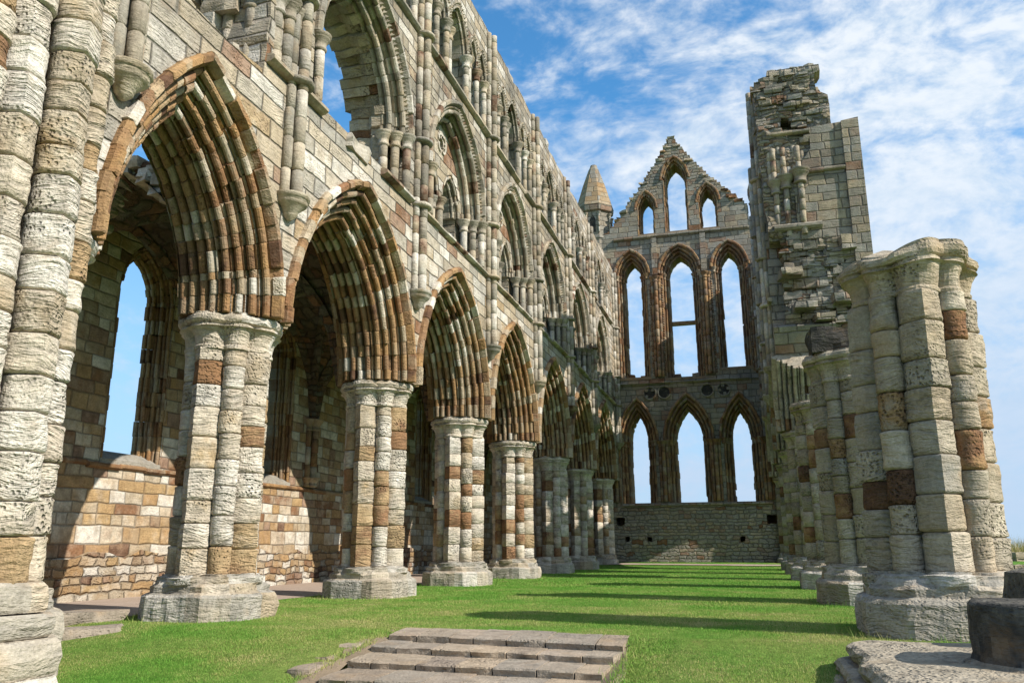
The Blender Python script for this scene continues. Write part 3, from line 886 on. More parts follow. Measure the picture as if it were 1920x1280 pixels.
def steps():
    root = thing('stone_steps', 'flight of four shallow worn stone steps leading up onto the lawn', 'steps')
    backs_l = [(-3.84, 9.03), STEP_L[0], STEP_L[1], STEP_L[2]]; backs_r = [(-1.30, 8.82), STEP_R[0], STEP_R[1], STEP_R[2]]
    for i in range(4):
        mb = MB(); z = .012 - .07 * i
        fl, fr = Vector(STEP_L[i]), Vector(STEP_R[i]); bl, br = Vector(backs_l[i]), Vector(backs_r[i])
        if i: bl = bl + Vector((0, .06)); br = br + Vector((0, .06))
        t = 0.0
        while t < .999:
            e = min(1.0, t + random.uniform(.10, .20))
            if 1 - e < .08: e = 1.0
            g = .003
            a, b, c_, d_ = fl.lerp(fr, t + g), fl.lerp(fr, e - g), bl.lerp(br, e - g), bl.lerp(br, t + g)
            nx_ = 5; ny_ = 3; vs = []; fs = []; jz = random.uniform(-.006, .006); sd = random.uniform(0, 50)
            for yy in range(ny_ + 1):
                for xx in range(nx_ + 1):
                    p = a.lerp(b, xx / nx_).lerp(d_.lerp(c_, xx / nx_), yy / ny_)
                    q = .016 * nz(p.x, p.y, z, 6, sd) if yy == 0 else 0
                    vs.append((p.x, p.y + q + (.012 if False else 0), z + jz + .006 * nz(p.x, p.y, 0, 4, sd) - (.010 if yy == 0 else 0)))
            nt = len(vs)
            for lev, off in ((.02, -.012), (.06, -.004), (.34, .0)):
                for xx in range(nx_ + 1):
                    p = a.lerp(b, xx / nx_)
                    vs.append((p.x, p.y + off + .022 * nz(p.x, lev * 9, z, 8, sd), z - lev))
            w_ = nx_ + 1
            fs += [(yy * w_ + xx, yy * w_ + xx + 1, (yy + 1) * w_ + xx + 1, (yy + 1) * w_ + xx) for yy in range(ny_) for xx in range(nx_)]
            prev = 0
            for lv in range(3):
                st = nt + lv * w_
                fs += [(st + xx, st + xx + 1, prev + xx + 1, prev + xx) for xx in range(nx_)]; prev = st
            # joint sides
            tl = nt + 2 * w_
            for xx, s_ in ((0, 1), (nx_, -1)):
                vs.append((vs[ny_ * w_ + xx][0], vs[ny_ * w_ + xx][1], z - .34))
                fs.append((xx, nt + xx, nt + w_ + xx, nt + 2 * w_ + xx, len(vs) - 1, ny_ * w_ + xx, 2 * w_ + xx, w_ + xx))
            mb.add(vs, fs, random.random()); t = e
        mb.build('step', M_STEP, root)
    return root
steps()

# rough stones edging the flight
eg = 'small rough stones edging the flight of steps'
edge_spots = [(-3.98, 8.05, .42, .22, .15), (-4.02, 7.55, .46, .24, .3), (-3.95, 7.05, .4, .22, .1), (-3.92, 6.55, .44, .24, .2)]
edge_lab = ['rough flat stone beside the left end of the second step from the top', 'rough flat stone left of the third step, longest on that side', 'rough flat stone left of the lowest pair of steps', 'rough flat stone at the lowest left corner of the flight']
for (x, y, a, b, r), lb in zip(edge_spots, edge_lab):
    mb = MB(); rough_block(mb, x, y, gz(x, y) - .045, b * .8, a * .85, .10, r, 4, .05, .15, random.random(), random.uniform(0, 40))
    tag(mb.build('edging_stone', M_STEP), lb, 'stone', eg)

# ================================================================== NORTH ARCADE
def north_arcade():
    root = thing('ruined_arcade', 'tall sunlit arcade wall of three storeys of pointed arches on the left', 'ruined wall')
    # piers
    for k in range(7):
        clustered_pier(-6.95, PY[k], ZSP, root, near=(k < 2), hw=.76, zs=.55, bands=.24)
    clustered_pier(-6.86, 6.08, ZSP, root, near=True, hw=.74, zs=.55)
    # arches: bay 1 is narrower beside the crossing
    B1 = 7.75
    bay_arch(root, mapN, B1, s=1.36, c=1.207, west=(.88, 2.15))
    cen = [(PY[k] + PY[k + 1]) / 2 for k in range(6)]
    for k, uc in enumerate(cen):
        w_ = (PY[k + 1] - PY[k]) / L
        bay_arch(root, mapN, uc, s=1.70 - (1 - w_) * L / 2, c=1.0 + (1 - w_) * .6)
    # wall face above the arches
    rr = .60
    o = []
    o += [(YE, ZSP)]
    for k in range(5, -1, -1):
        w_ = (PY[k + 1] - PY[k]) / L
        o += arch_poly(cen[k], ZSP, 1.70 - (1 - w_) * L / 2, 1.0 + (1 - w_) * .6, rr, 12)
    o += arch_poly(B1, ZSP, 1.36, 1.207, rr, 12)[:13] + arch_poly(B1, ZSP, .88, 2.15, rr, 12)[13:]
    o += [(5.35, ZSP), (5.35, 9.5)]
    o += jag([(5.9, 8.3), (6.5, 7.62), (7.5, 7.36), (8.85, 7.34)], .03, .5)[0:-1]
    jb = jag([(8.95, 7.40), (9.02, 8.6), (8.85, 8.9), (9.05, 10.2), (9.5, 11.2), (10.1, 11.7), (10.05, 14.2), (10.3, 14.75)], .07, .3)
    o += jb
    top = [(10.3 + .6 * i, 14.78) for i in range(1, 50) if 10.3 + .6 * i < YE - .3]
    o += [(a, b + random.uniform(-.10, .10)) for a, b in top] + [(YE, 14.75)]
    holes = []
    tri_c = cen[:]
    for k, uc in enumerate(tri_c):
        ap = arch_poly(uc, TRI_Z, TRI_S, TRI_C, .48 if k else .45, 12, TRI_B)
        holes.append(ap)
        holes += clerestory_holes(uc)
    mb = MB(); sheet(mb, mapN, o, holes, 0, 1.15)
    wf = mb.build('wall_face', M_WALL, root)
    # upper storey gets greyer, weathered stone
    wf.data.materials.append(M_UPPER)
    for p in wf.data.polygons:
        if p.center.z > 7.9: p.material_index = 1
    for k, uc in enumerate(tri_c):
        if k == 0:
            tr = triforium(root, mapN, uc, full=False)
            mb = MB()   # bare rubble soffit of the open bay
            arch(mb, mapN, uc, TRI_Z, TRI_S, TRI_C, [(.14, .38, 0), (.05, .43, 0), (.02, .6, 0), (.10, .75, 1), (.02, .95, 1), (.05, 1.16, 1), (.5, 1.17, 1)], 13, jamb=1.15, jit=5, gro=.03)
            mb.build('soffit', M_RPIER, tr)
        else:
            triforium(root, mapN, uc)
        clerestory(root, mapN, uc)
    for k in range(7):
        vault_shafts(root, mapN, PY[k] if k < 6 else 40.1, 5.78, 14.7 + random.uniform(-.15, .1) if k else 11.2)
    vault_shafts(root, mapN, 6.42, 5.83, 9.3)
    for a in ((10.0, YE, 11.52, .15, .13), (14.9, YE, 7.58, .12, .10), (9.0, 10.6, 7.55, .14, .14), (12.8, 14.2, 7.55, .14, .14)):
        mb = MB(); string(mb, mapN, *a, wear=.08); mb.build('string_course', M_SHAFT, root)
    # broken jamb of the lost first bay: capitals, shafts and rubble
    for i, (u, dd, r) in enumerate(((9.25, .05, .10), (9.45, -.03, .09), (9.08, .35, .10), (9.05, .7, .09), (9.7, -.02, .07))):
        x, y, _ = mapN(u, dd, 0)
        mb = MB(); shaft(mb, x, y, 7.6, 8.55, r, None, 12, .3, 0, 1, .2, .8); bj = mb.build('jamb_shaft', M_SHAFT, root)
        mb = MB(); bell(mb, x, y, 8.5, r, .33); mb.build('capital', M_SHAFT, bj)
        mb = MB(); shaft(mb, x, y, 8.83, 10.4, r * .9, None, 12, .3, 0, 1, .2, .8); mb.build('upper_shaft', M_SHAFT, bj)
    mb = MB()
    for i in range(16):
        u = random.uniform(8.9, 9.2); rough_block(mb, -7.3 + random.uniform(-.5, .6), u, 7.5 + i * .27, .55, .45, .26, random.uniform(-.2, .2), 3, .05, .12, random.random(), i * 3.)
    rough_block(mb, -6.5, 13.0 - 1.1, 7.62, .7, .9, .3, .1, 4, .08, .2, .3, 77)
    for i in range(60):
        u = random.uniform(10.4, YE - .5); rough_block(mb, -6.9 + random.uniform(-.5, .5), u, 14.78, random.uniform(.3, .6), random.uniform(.3, .7), random.uniform(.12, .34), 0, 2, .05, .1, random.random(), i * 1.7)
    mb.build('loose_masonry', M_SHAFT, root)['kind'] = 'stuff'
    return root
north_arcade()

# ================================================================== AISLE WALL + VAULT
def aisle():
    root = thing('aisle_wall', 'shaded rear wall with deep lancet windows seen through the left arches', 'ruined wall')
    cen = [(PY[k] + PY[k + 1]) / 2 for k in range(6)]; AO = .70
    o = [(3.0, 0.4), (YE, 0.4), (YE, 7.4)] + [(YE - .7 * i, 7.4 + random.uniform(-.15, .15)) for i in range(1, 53)] + [(3.0, 7.4)]
    holes = [arch_poly(u + AO, 5.62, .50, .42, .28, 10, 2.42) for u in cen]
    mb = MB(); sheet(mb, mapA, o, holes, 0, .45); mb.build('wall_face', M_AISLE, root)
    mb = MB()
    o2 = [(3.0, -.5), (YE, -.5), (YE, .80)] + [(YE - .4 * i, .78 + random.uniform(-.10, .10)) for i in range(1, 93)] + [(3.0, .8)]
    sheet(mb, mapA, o2, (), -.10, .5, .3, .045); mb.build('footing', M_ARUB, root)
    WP = {q: moulded(.30, [(.10, .14), (.10, .14), (.10, .12)], q, False, .36, False) + [(0.0, q + .01, 3)] for q in (.45, 1.1)}
    for i, u in enumerate(cen):
        wp = WP[.45 if i == 0 else 1.1]
        mb = MB(); arch(mb, mapA, u + AO, 5.62, .50, .42, wp, 9, jamb=3.2, jh=.3, lo=.2, hi=1.0)
        f = mb.build('window', M_ARCH, root)
        mb = MB()
        v = [mapA(u + AO + a, dd, z) for a in (-.79, .79) for dd, z in ((-.02, 2.36), (-.02, 2.44), (.30, 2.62), (.46, 2.62), (.46, 2.36))]
        mb.add(v, [(0, 1, 6, 5), (1, 2, 7, 6), (2, 3, 8, 7), (3, 4, 9, 8), (0, 4, 3, 2, 1), (5, 6, 7, 8, 9)], .3)
        mb.build('sill', M_BASE, f)
    mb = MB(); string(mb, mapA, 3.0, YE, 2.26, .11, .08); mb.build('string_course', M_ARCH, root)
    for y in PY[:6] + [5.35]:
        rt = None
        for du, d_, r in ((0, -.13, .10), (-.16, -.03, .08), (.16, -.03, .08)):
            x, yy, _ = mapA(y + du, d_, 0); mb = MB(); shaft(mb, x, yy, 2.6, 3.9, r, None, 10, .4); o_ = mb.build('shaft' if rt else 'vaulting_shaft', M_ARCH, rt or root); rt = rt or o_
            mb = MB(); bell(mb, x, yy, 3.85, r, .3); mb.build('capital', M_ARCH, rt)
            mb = MB(); bell(mb, x, yy, 2.4, r * .9, .24); mb.build('corbel', M_ARCH, rt)
    # ribbed vault: pointed barrels crossing, bay 1 has fallen
    x0, x1 = -11.1, -7.7; hx = (x1 - x0) / 2; ZV, RX, RY = 4.05, 2.75, 2.85
    def pf(q, h, rise):
        c = (rise * rise - h * h) / (2 * h); R = h + c
        return math.sqrt(max(R * R - (abs(q) + c) ** 2, 0))
    vb = MB(); ribs = []
    for k in range(6):
        ya, yb = PY[k], PY[k + 1] if k < 5 else YE; hy = (yb - ya) / 2; n = 18
        vs = []
        def hgt(x, y):
            return ZV + max(pf(x - (x0 + hx), hx, RX), pf(y - (ya + hy), hy, RY))
        for j in range(n + 1):
            for i in range(n + 1):
                x = x0 + (x1 - x0) * i / n; y = ya + (yb - ya) * j / n
                yj = y
                if k == 0 and j == 0: yj = y + .45 + .45 * nz(x, 0, hgt(x, y), 1.5) + .2 * nz(x, 1, hgt(x, y), 5)
                vs.append((x, yj, hgt(x, min(max(yj, ya), yb))))
        m = n + 1; N0 = len(vs)
        vs += [(v[0], v[1] + 0.0, max(v[2] + .22, (6.45 if v[1] < 11.2 else 7.0) + .18 * nz(v[0], v[1], 0, 1.3))) for v in vs[:N0]]
        fs = [(j * m + i, j * m + i + 1, (j + 1) * m + i + 1, (j + 1) * m + i) for j in range(n) for i in range(n)]
        fs += [tuple(N0 + q for q in reversed(f)) for f in fs[:]]
        fs += [(i, i + 1, N0 + i + 1, N0 + i) for i in range(n)]
        vb.add(vs, fs, .4)
        def tube(pts, r):
            rings = []
            for i, p in enumerate(pts):
                a = Vector(pts[max(i - 1, 0)]); b = Vector(pts[min(i + 1, len(pts) - 1)]); t = (b - a).normalized()
                s1 = t.cross(Vector((0, 0, 1))).normalized() if abs(t.z) < .99 else Vector((1, 0, 0)); s2 = s1.cross(t)
                rings.append([tuple(Vector(p) + (s1 * math.cos(q) + s2 * math.sin(q)) * r * (1 + .25 * math.cos(3 * q))) for q in [2 * PI * w_ / 9 for w_ in range(9)]])
            tt = [random.random() for _ in rings]
            rb = MB(); ring_loft(rb, rings, tt, True, False); ribs.append(rb)
        q = 22
        tube([(x0 + .04, ya + (yb - ya) * i / q, ZV + pf(ya + (yb - ya) * i / q - ya - hy, hy, RY) - .06) for i in range(q + 1)], .10)
        for fl in (0, 1):
            pts = []
            for i in range(q + 1):
                f = i / q; x = x0 + (x1 - x0) * f; y = ya + (yb - ya) * (f if fl == 0 else 1 - f)
                pts.append((x, y, hgt(x, y) - .05))
            tube(pts, .10)
        tube([(x0 + (x1 - x0) * i / q, yb, ZV + pf(x0 + (x1 - x0) * i / q - x0 - hx, hx, RX) - .06) for i in range(q + 1)], .13)
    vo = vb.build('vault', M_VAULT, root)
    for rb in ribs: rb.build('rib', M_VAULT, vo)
    # rubble hanging at the broken edge of the vault
    mb = MB()
    for i in range(60):
        f = random.uniform(.18, .72); x = x0 + .1 + (x1 - x0 - .1) * f
        z = ZV + pf(x - (x0 + hx), hx, RX) + random.uniform(-.02, .2)
        rough_block(mb, x, 10.35 + random.uniform(-.15, .2), z + .04, random.uniform(.2, .42), random.uniform(.3, .5), random.uniform(.10, .2), random.uniform(-.3, .3), 2, .05, .15, random.random(), i * 2.3)
    mb.build('broken_edge', M_SHAFT, root)['kind'] = 'stuff'
aisle()

# ================================================================== CROSSING PIER (far left)
def crossing_pier():
    root = thing('crossing_pier', 'huge clustered pier at the far left edge rising out of view', 'pier')
    sh = [(-5.44, 5.32, .13, None), (-5.34, 4.98, .185, math.radians(-20)), (-5.44, 4.60, .175, math.radians(-30)), (-5.45, 4.28, .16, math.radians(-45)), (-5.6, 3.95, .17, math.radians(-45)), (-5.85, 3.6, .15, None), (-6.15, 3.35, .17, math.radians(-80)), (-6.5, 3.2, .15, None)]
    for x, y, r, kl in sh:
        mb = MB(); shaft(mb, x, y, .62, 11.0, r, kl, 22, .30, 0, 1, .16, 1.2, True); mb.build('shaft', M_PIER, root)
    mb = MB(); sheet(mb, lambda u, d_, z: (u, d_, z), [(-7.7, .3), (-5.55, .3), (-5.55, 11), (-7.7, 11)], (), 4.3, 5.55)
    box(mb, -7.7, -5.95, 3.4, 4.4, .3, 11)
    mb.build('core', M_WALL, root)
    mb = MB(); string(mb, lambda u, d_, z: (-5.55 - d_ * 0 + -d_, u, z), 4.9, 5.55, 3.7, .2, .12); mb.build('capital', M_PIER, root)
    mb = MB()
    for (z0, z1, g) in ((-.6, -.02, .16), (-.02, .24, .14), (.25, .42, .09), (.43, .64, .02)):
        poly = [(-5.1 + g, 5.2 + g * .6), (-5.1 + g, 4.9 - g * .3), (-5.3 + g, 4.1 - g), (-6.0 + g, 3.3 - g), (-8.0, 3.0 - g), (-8.0, 5.7)]
        poly = [(-7.9, 5.45 + g)] + [(-5.45 + g * .6, 5.45 + g), (-5.12 + g, 5.18 + g * .4), (-5.14 + g, 4.6), (-5.2 + g, 4.0 - g * .5), (-5.6 + g * .7, 3.3 - g * .6), (-6.5, 2.9 - g), (-7.9, 2.9 - g)]
        pp = []
        for (a, b) in zip(poly, poly[1:] + poly[:1]):
            ln = math.hypot(b[0] - a[0], b[1] - a[1]); m = max(1, int(ln / .12))
            pp += [(a[0] + (b[0] - a[0]) * i / m, a[1] + (b[1] - a[1]) * i / m) for i in range(m)]
        rings = []
        for f, sg in ((0, -.02), (.12, .0), (.5, .015), (.88, .0), (1, -.03)):
            z = z0 + (z1 - z0) * f
            cx, cy = -6.6, 4.3; ring = []
            for (a, b) in pp:
                d_ = Vector((a - cx, b - cy)); k = 1 + (sg + .03 * nz(a, b, z * 2, 2.4, z0 * 3)) / d_.length
                ring.append((cx + d_.x * k, cy + d_.y * k, z + .015 * nz(a, b, z, 3)))
            rings.append(ring)
        tn = [random.random() for _ in range(30)]
        ring_loft(mb, rings, lambda i, k: tn[(k // 6) % 30], True, False)
    mb.build('plinth', M_BASE, root)
crossing_pier()

# ================================================================== GABLE WALL (east end)
def gable_wall():
    root = thing('gable_wall', 'tall end wall with three tiers of lancet windows under a broken gable', 'ruined wall')
    XM = -2.8; W_ = 2.45
    # window frames: (centre, clear half span, c, springing z, sill z)
    lower = [(XM - W_, .42, 1.8, 5.9, 2.9), (XM, .62, 1.5, 5.9, 2.9), (XM + W_, .42, 1.8, 5.9, 2.9)]
    upper = [(XM - W_ + .02, .42, .55, 14.42, 9.05), (XM, .60, .50, 14.35, 8.95), (XM + W_, .43, .55, 14.45, 9.3)]
    gab = [(-4.35, .32, .62, 17.95, 16.58), (-2.80, .48, .72, 19.45, 16.58), (-1.20, .34, .62, 18.0, 16.58)]
    gl = [(-12.4, -.5), (2.7, -.5), (2.7, 16.3)]
    right = [(.75, 16.6), (.72, 17.55), (-.3, 18.55), (-1.2, 19.5), (-2.1, 20.7), (-2.65, 21.5), (-2.84, 21.9)]
    left = [(-2.95, 21.9), (-3.25, 21.3), (-3.9, 20.3), (-4.7, 19.1), (-5.5, 18.05), (-6.08, 17.35), (-6.4, 16.9), (-7.4, 16.5), (-7.6, 9.0), (-12.4, 8.0)]
    def steps_(pts):
        out = []
        for (x0, z0), (x1, z1) in zip(pts[:-1], pts[1:]):
            m = max(1, int(math.hypot(x1 - x0, z1 - z0) / .17))
            cut = [0.0] + [(i + random.uniform(-.42, .42)) / m for i in range(1, m)] + [1.0]
            for i in range(m):
                f, g = cut[i], cut[i + 1]
                xa, za = x0 + (x1 - x0) * f, z0 + (z1 - z0) * f; zb = z0 + (z1 - z0) * g
                out.append((xa + random.uniform(-.03, .03), za)); out.append((xa + random.uniform(-.02, .02), zb - .01 if zb > za else zb + .01))
        out.append(pts[-1]); return out
    o = gl + steps_(right) + steps_(left)[1:]
    holes = []
    for (uc, s, c, zs, zb) in lower: holes.append(light_hole(uc, zs, s, c, .56, 10, zb, .42))
    for (uc, s, c, zs, zb) in upper: holes.append(light_hole(uc, zs, s, c, .48, 10, zb, .34))
    for (uc, s, c, zs, zb) in gab: holes.append(light_hole(uc, zs, s, c, .26, 10, zb, .12))
    for x, z, a, b in ((-6.25, 2.05, .24, .22), (.72, 2.07, .24, .22), (-5.95, 1.22, .13, .13), (-4.88, 1.22, .13, .13), (-.62, 1.20, .13, .13), (1.2, 1.25, .13, .13)):
        holes.append([(x + q * a * .9 + random.uniform(-.03, .03), z + w2 * b * .9 + random.uniform(-.03, .03)) for q, w2 in ((-1, -1), (-.1, -1.05), (1, -.95), (1, .9), (.2, 1.05), (-.95, 1))])
    o = [(x, z) if z > 2.9 or z < 0 else (x, z) for x, z in o]
    mb = MB(); sheet(mb, mapE, o, holes, 0, 1.4)
    wf = mb.build('wall_face', M_EAST, root); wf.data.materials.append(M_ERUB)
    for p in wf.data.polygons:
        if p.center.z < 2.7 or (p.center.z > 18.8): p.material_index = 1
    # darkness inside the putlog holes: stone at their ends
    for x, z in ((-6.25, 2.05), (.72, 2.07), (-5.95, 1.22), (-4.88, 1.22), (-.62, 1.20), (1.2, 1.25)):
        mb = MB(); box(mb, x - .3, x + .3, YE + 1.2, YE + 1.45, z - .3, z + .3, .3); mb.build('blocking', M_EARCH, root)
    lp = moulded(.60, [(.15, .22), (.15, .22), (.14, .25)], 1.4, True, .33, False, .14, .12) + [(0.0, 1.38, 3)]
    up = moulded(.52, [(.13, .2), (.13, .22), (.12, .25)], 1.4, True, .33, False, .14, .12) + [(0.0, 1.38, 3)]
    gp = moulded(.30, [(.10, .22), (.08, .25)], 1.4, True, .3, False, .12, .09) + [(0.0, 1.38, 3)]
    def window(spec, prof, nv, name='window', cap=True, sillh=.14):
        uc, s, c, zs, zb = spec
        mb = MB(); arch(mb, mapE, uc, zs, s, c, prof, nv, jamb=0, jit=1.2)
        pj = [(min(r, prof[0][0] - .16), max(d_, 0.0), o_) for r, d_, o_ in prof]
        for side in (1, -1):       # jambs without the hood
            pass
        jm = MB(); arch(mb, mapE, uc, zs, s, c, [p for p in pj], 0 + 1, jamb=zs - zb, jh=.3, t1=1e-4, jit=1.2)
        f = mb.build(name, M_EARCH, root)
        jm.build('jamb', M_EARCH, f)
        if cap:
            for side in (1, -1):
                for i in range(3):
                    cb = MB(); r = prof[0][0] - .14 - .14 * i - .04; d_ = .02 + .22 * i
                    x, y, _ = mapE(uc + side * (s + r), d_, 0)
                    bell(cb, x, y, zs - .28, .065, .28); cb.build('capital', M_EARCH, f)
        sb = MB()
        x0, x1 = uc - s - prof[0][0] + .15, uc + s + prof[0][0] - .15
        vs = [mapE(a, d_, z) for a in (x0, x1) for d_, z in ((-.03, zb - sillh), (-.03, zb - .02), (.7, zb + .03), (1.38, zb + .03), (1.38, zb - sillh))]
        sb.add(vs, [(0, 1, 6, 5), (1, 2, 7, 6), (2, 3, 8, 7), (3, 4, 9, 8), (0, 4, 3, 2, 1), (5, 6, 7, 8, 9)], .4)
        sb.build('sill', M_EARCH, f)
        return f
    for sp in lower: window(sp, lp, 10)
    ups = [window(sp, up, 8) for sp in upper]
    for sp in gab: window(sp, gp, 7, cap=False)
    mb = MB(); box(mb, XM - .66, XM + .66, YE + 1.0, YE + 1.25, 11.85, 12.03, .5, .01); mb.build('transom_bar', M_EARCH, ups[1])
    # broken stones on the sill of the left and middle upper windows
    for x, z, a in ((XM - .42, 9.1, .3), (XM + .44, 9.12, .34), (XM - W_ - .28, 9.2, .3), (XM - W_ + .3, 9.12, .24)):
        mb = MB(); rough_block(mb, x, YE + 1.0, z, a, .5, .3, 0, 3, .04, .1, random.random(), x); mb.build('sill_stump', M_EARCH, root)
    # clustered shafts between the windows
    for u in (XM - W_ * .5, XM + W_ * .5, XM - W_ * 1.5 + .12, XM + W_ * 1.5 - .12):
        for du, r in ((-.17, .07), (0, .095), (.17, .07)):
            x, y, _ = mapE(u + du, -.05 if du else -.12, 0)
            shaft_and_cap(root, M_EARCH, x, y, 2.95, 5.55, r); shaft_and_cap(root, M_EARCH, x, y, 9.0, 13.9, r)
        for side in (1, -1):   # knobbly vertical bands beside the shafts
            mb = MB()
            for i in range(38):
                x, y, _ = mapE(u + side * .29, 0, 0); z = 9.1 + i * .125; s_ = .045
                mb.add([(x - s_, y, z - s_), (x + s_, y, z - s_), (x + s_, y, z + s_), (x - s_, y, z + s_), (x, y - .07, z)], [(0, 1, 4), (1, 2, 4), (2, 3, 4), (3, 0, 4)], random.random())
            mb.build('dogtooth_band', M_EARCH, root)
    for u in (XM - W_ * .5, XM + W_ * .5):
        mb = MB(); box(mb, u - .14, u + .14, YE - .12, YE + .05, 14.3, 16.3, .2, .008); mb.build('pilaster', M_EAST, root)
    for a in ((8.62, .15, .16), (16.30, .16, .15), (2.72, .16, .14)):
        mb = MB(); string(mb, mapE, -6.1, .83, *a, wear=.15); mb.build('string_course', M_EAST, root)
    # four roundels
    for i, x in enumerate((-4.58, -3.86, -1.80, -1.02)):
        mb = MB(); n = 22; z = 8.22
        prof = [(.36, .01), (.36, -.05), (.31, -.08), (.27, -.05), (.26, .02)]
        vs = []
        for k in range(n):
            a = 2 * PI * k / n
            for r, d_ in prof: vs.append((x + r * math.cos(a), YE + d_, z + r * math.sin(a)))
        m = len(prof)
        mb.add(vs, [(k * m + j, k * m + j + 1, ((k + 1) % n) * m + j + 1, ((k + 1) % n) * m + j) for k in range(n) for j in range(m - 1)], .3)
        rec = MB(); rec.add([(x + .27 * math.cos(2 * PI * k / n), YE - .006, z + .27 * math.sin(2 * PI * k / n)) for k in range(n)], [tuple(range(n))], .0)  # flat black disc paints the shade of a hollow roundel
        if i in (0, 3):
            for q in range(4 if i == 3 else 3):
                a = q * PI / 2 + (.2 if i else .8); rough_block(mb, x + .2 * math.cos(a), YE - .02, z + .2 * math.sin(a), .13, .08, .13, 0, 2, .02, .3, .2, q)
        rec.build('recess_shade', M_DARK, mb.build('roundel', M_EAST, root))
    # NE and SE stair turrets with stone spires
    for (cx, cy, vis) in ((-7.15, YE + .7, 1), (1.75, YE + .7, 0)):
        def oct_(r, z): return [(cx + r * math.cos(2 * PI * (k + .5) / 8), cy + r * math.sin(2 * PI * (k + .5) / 8), z) for k in range(8)]
        mb = MB()
        rings = [oct_(.86, 9), oct_(.86, 16.55), oct_(.94, 16.62), oct_(.94, 16.75), oct_(.84, 16.8), oct_(.84, 18.1), oct_(.98, 18.2), oct_(1.02, 18.4), oct_(1.02, 18.5)]
        ring_loft(mb, rings, lambda i, k: .3, True, False)
        tb = mb.build('turret', M_EAST, root)
        mb = MB(); ring_loft(mb, [oct_(1.04, 18.5), oct_(1.02, 18.56), oct_(.62, 19.9), oct_(.30, 20.8), oct_(.2, 21.0), oct_(.18, 21.1)], lambda i, k: .3, True, False)
        mb.build('spire', M_SPIRE, tb)
        for k in range(8):
            a = 2 * PI * (k + .5) / 8; x, y = cx + .9 * math.cos(a), cy + .9 * math.sin(a)
            mb = MB(); shaft(mb, x, y, 16.9, 17.85, .05, None, 8, .3); mb.build('shaft', M_SHAFT, tb)
            mb = MB(); bell(mb, x, y, 17.8, .055, .25); mb.build('capital', M_SHAFT, tb)
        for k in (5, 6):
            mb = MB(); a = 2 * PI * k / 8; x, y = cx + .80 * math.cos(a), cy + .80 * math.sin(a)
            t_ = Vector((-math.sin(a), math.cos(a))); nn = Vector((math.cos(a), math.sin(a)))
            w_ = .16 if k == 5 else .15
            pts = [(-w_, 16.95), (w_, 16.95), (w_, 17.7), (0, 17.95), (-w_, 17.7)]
            mb.add([(x + t_.x * p - nn.x * .012, y + t_.y * p - nn.y * .012, z) for p, z in pts] , [(0, 1, 2, 3, 4)], .0)  # flat black pane on the turret face, painted shade of the opening
            mb.build('opening_shade', M_DARK, tb)
    # ragged stones along the gable slopes
    mb = MB()
    for pts in (right[1:], left[:6]):
        for (x0, z0), (x1, z1) in zip(pts[:-1], pts[1:]):
            m = int(math.hypot(x1 - x0, z1 - z0) / .2)
            for i in range(m):
                f = (i + random.random()) / m
                rough_block(mb, x0 + (x1 - x0) * f + (.08 if x0 < -2.9 else -.08), YE + .55 + random.uniform(-.15, .15), z0 + (z1 - z0) * f - .06, random.uniform(.3, .46), random.uniform(.8, 1.1), random.uniform(.09, .15), random.uniform(-.1, .1), 2, .04, .06, random.random(), i + x0)
    mb.build('coping_rubble', M_RPIER, root)['kind'] = 'stuff'
    return root
gable_wall()

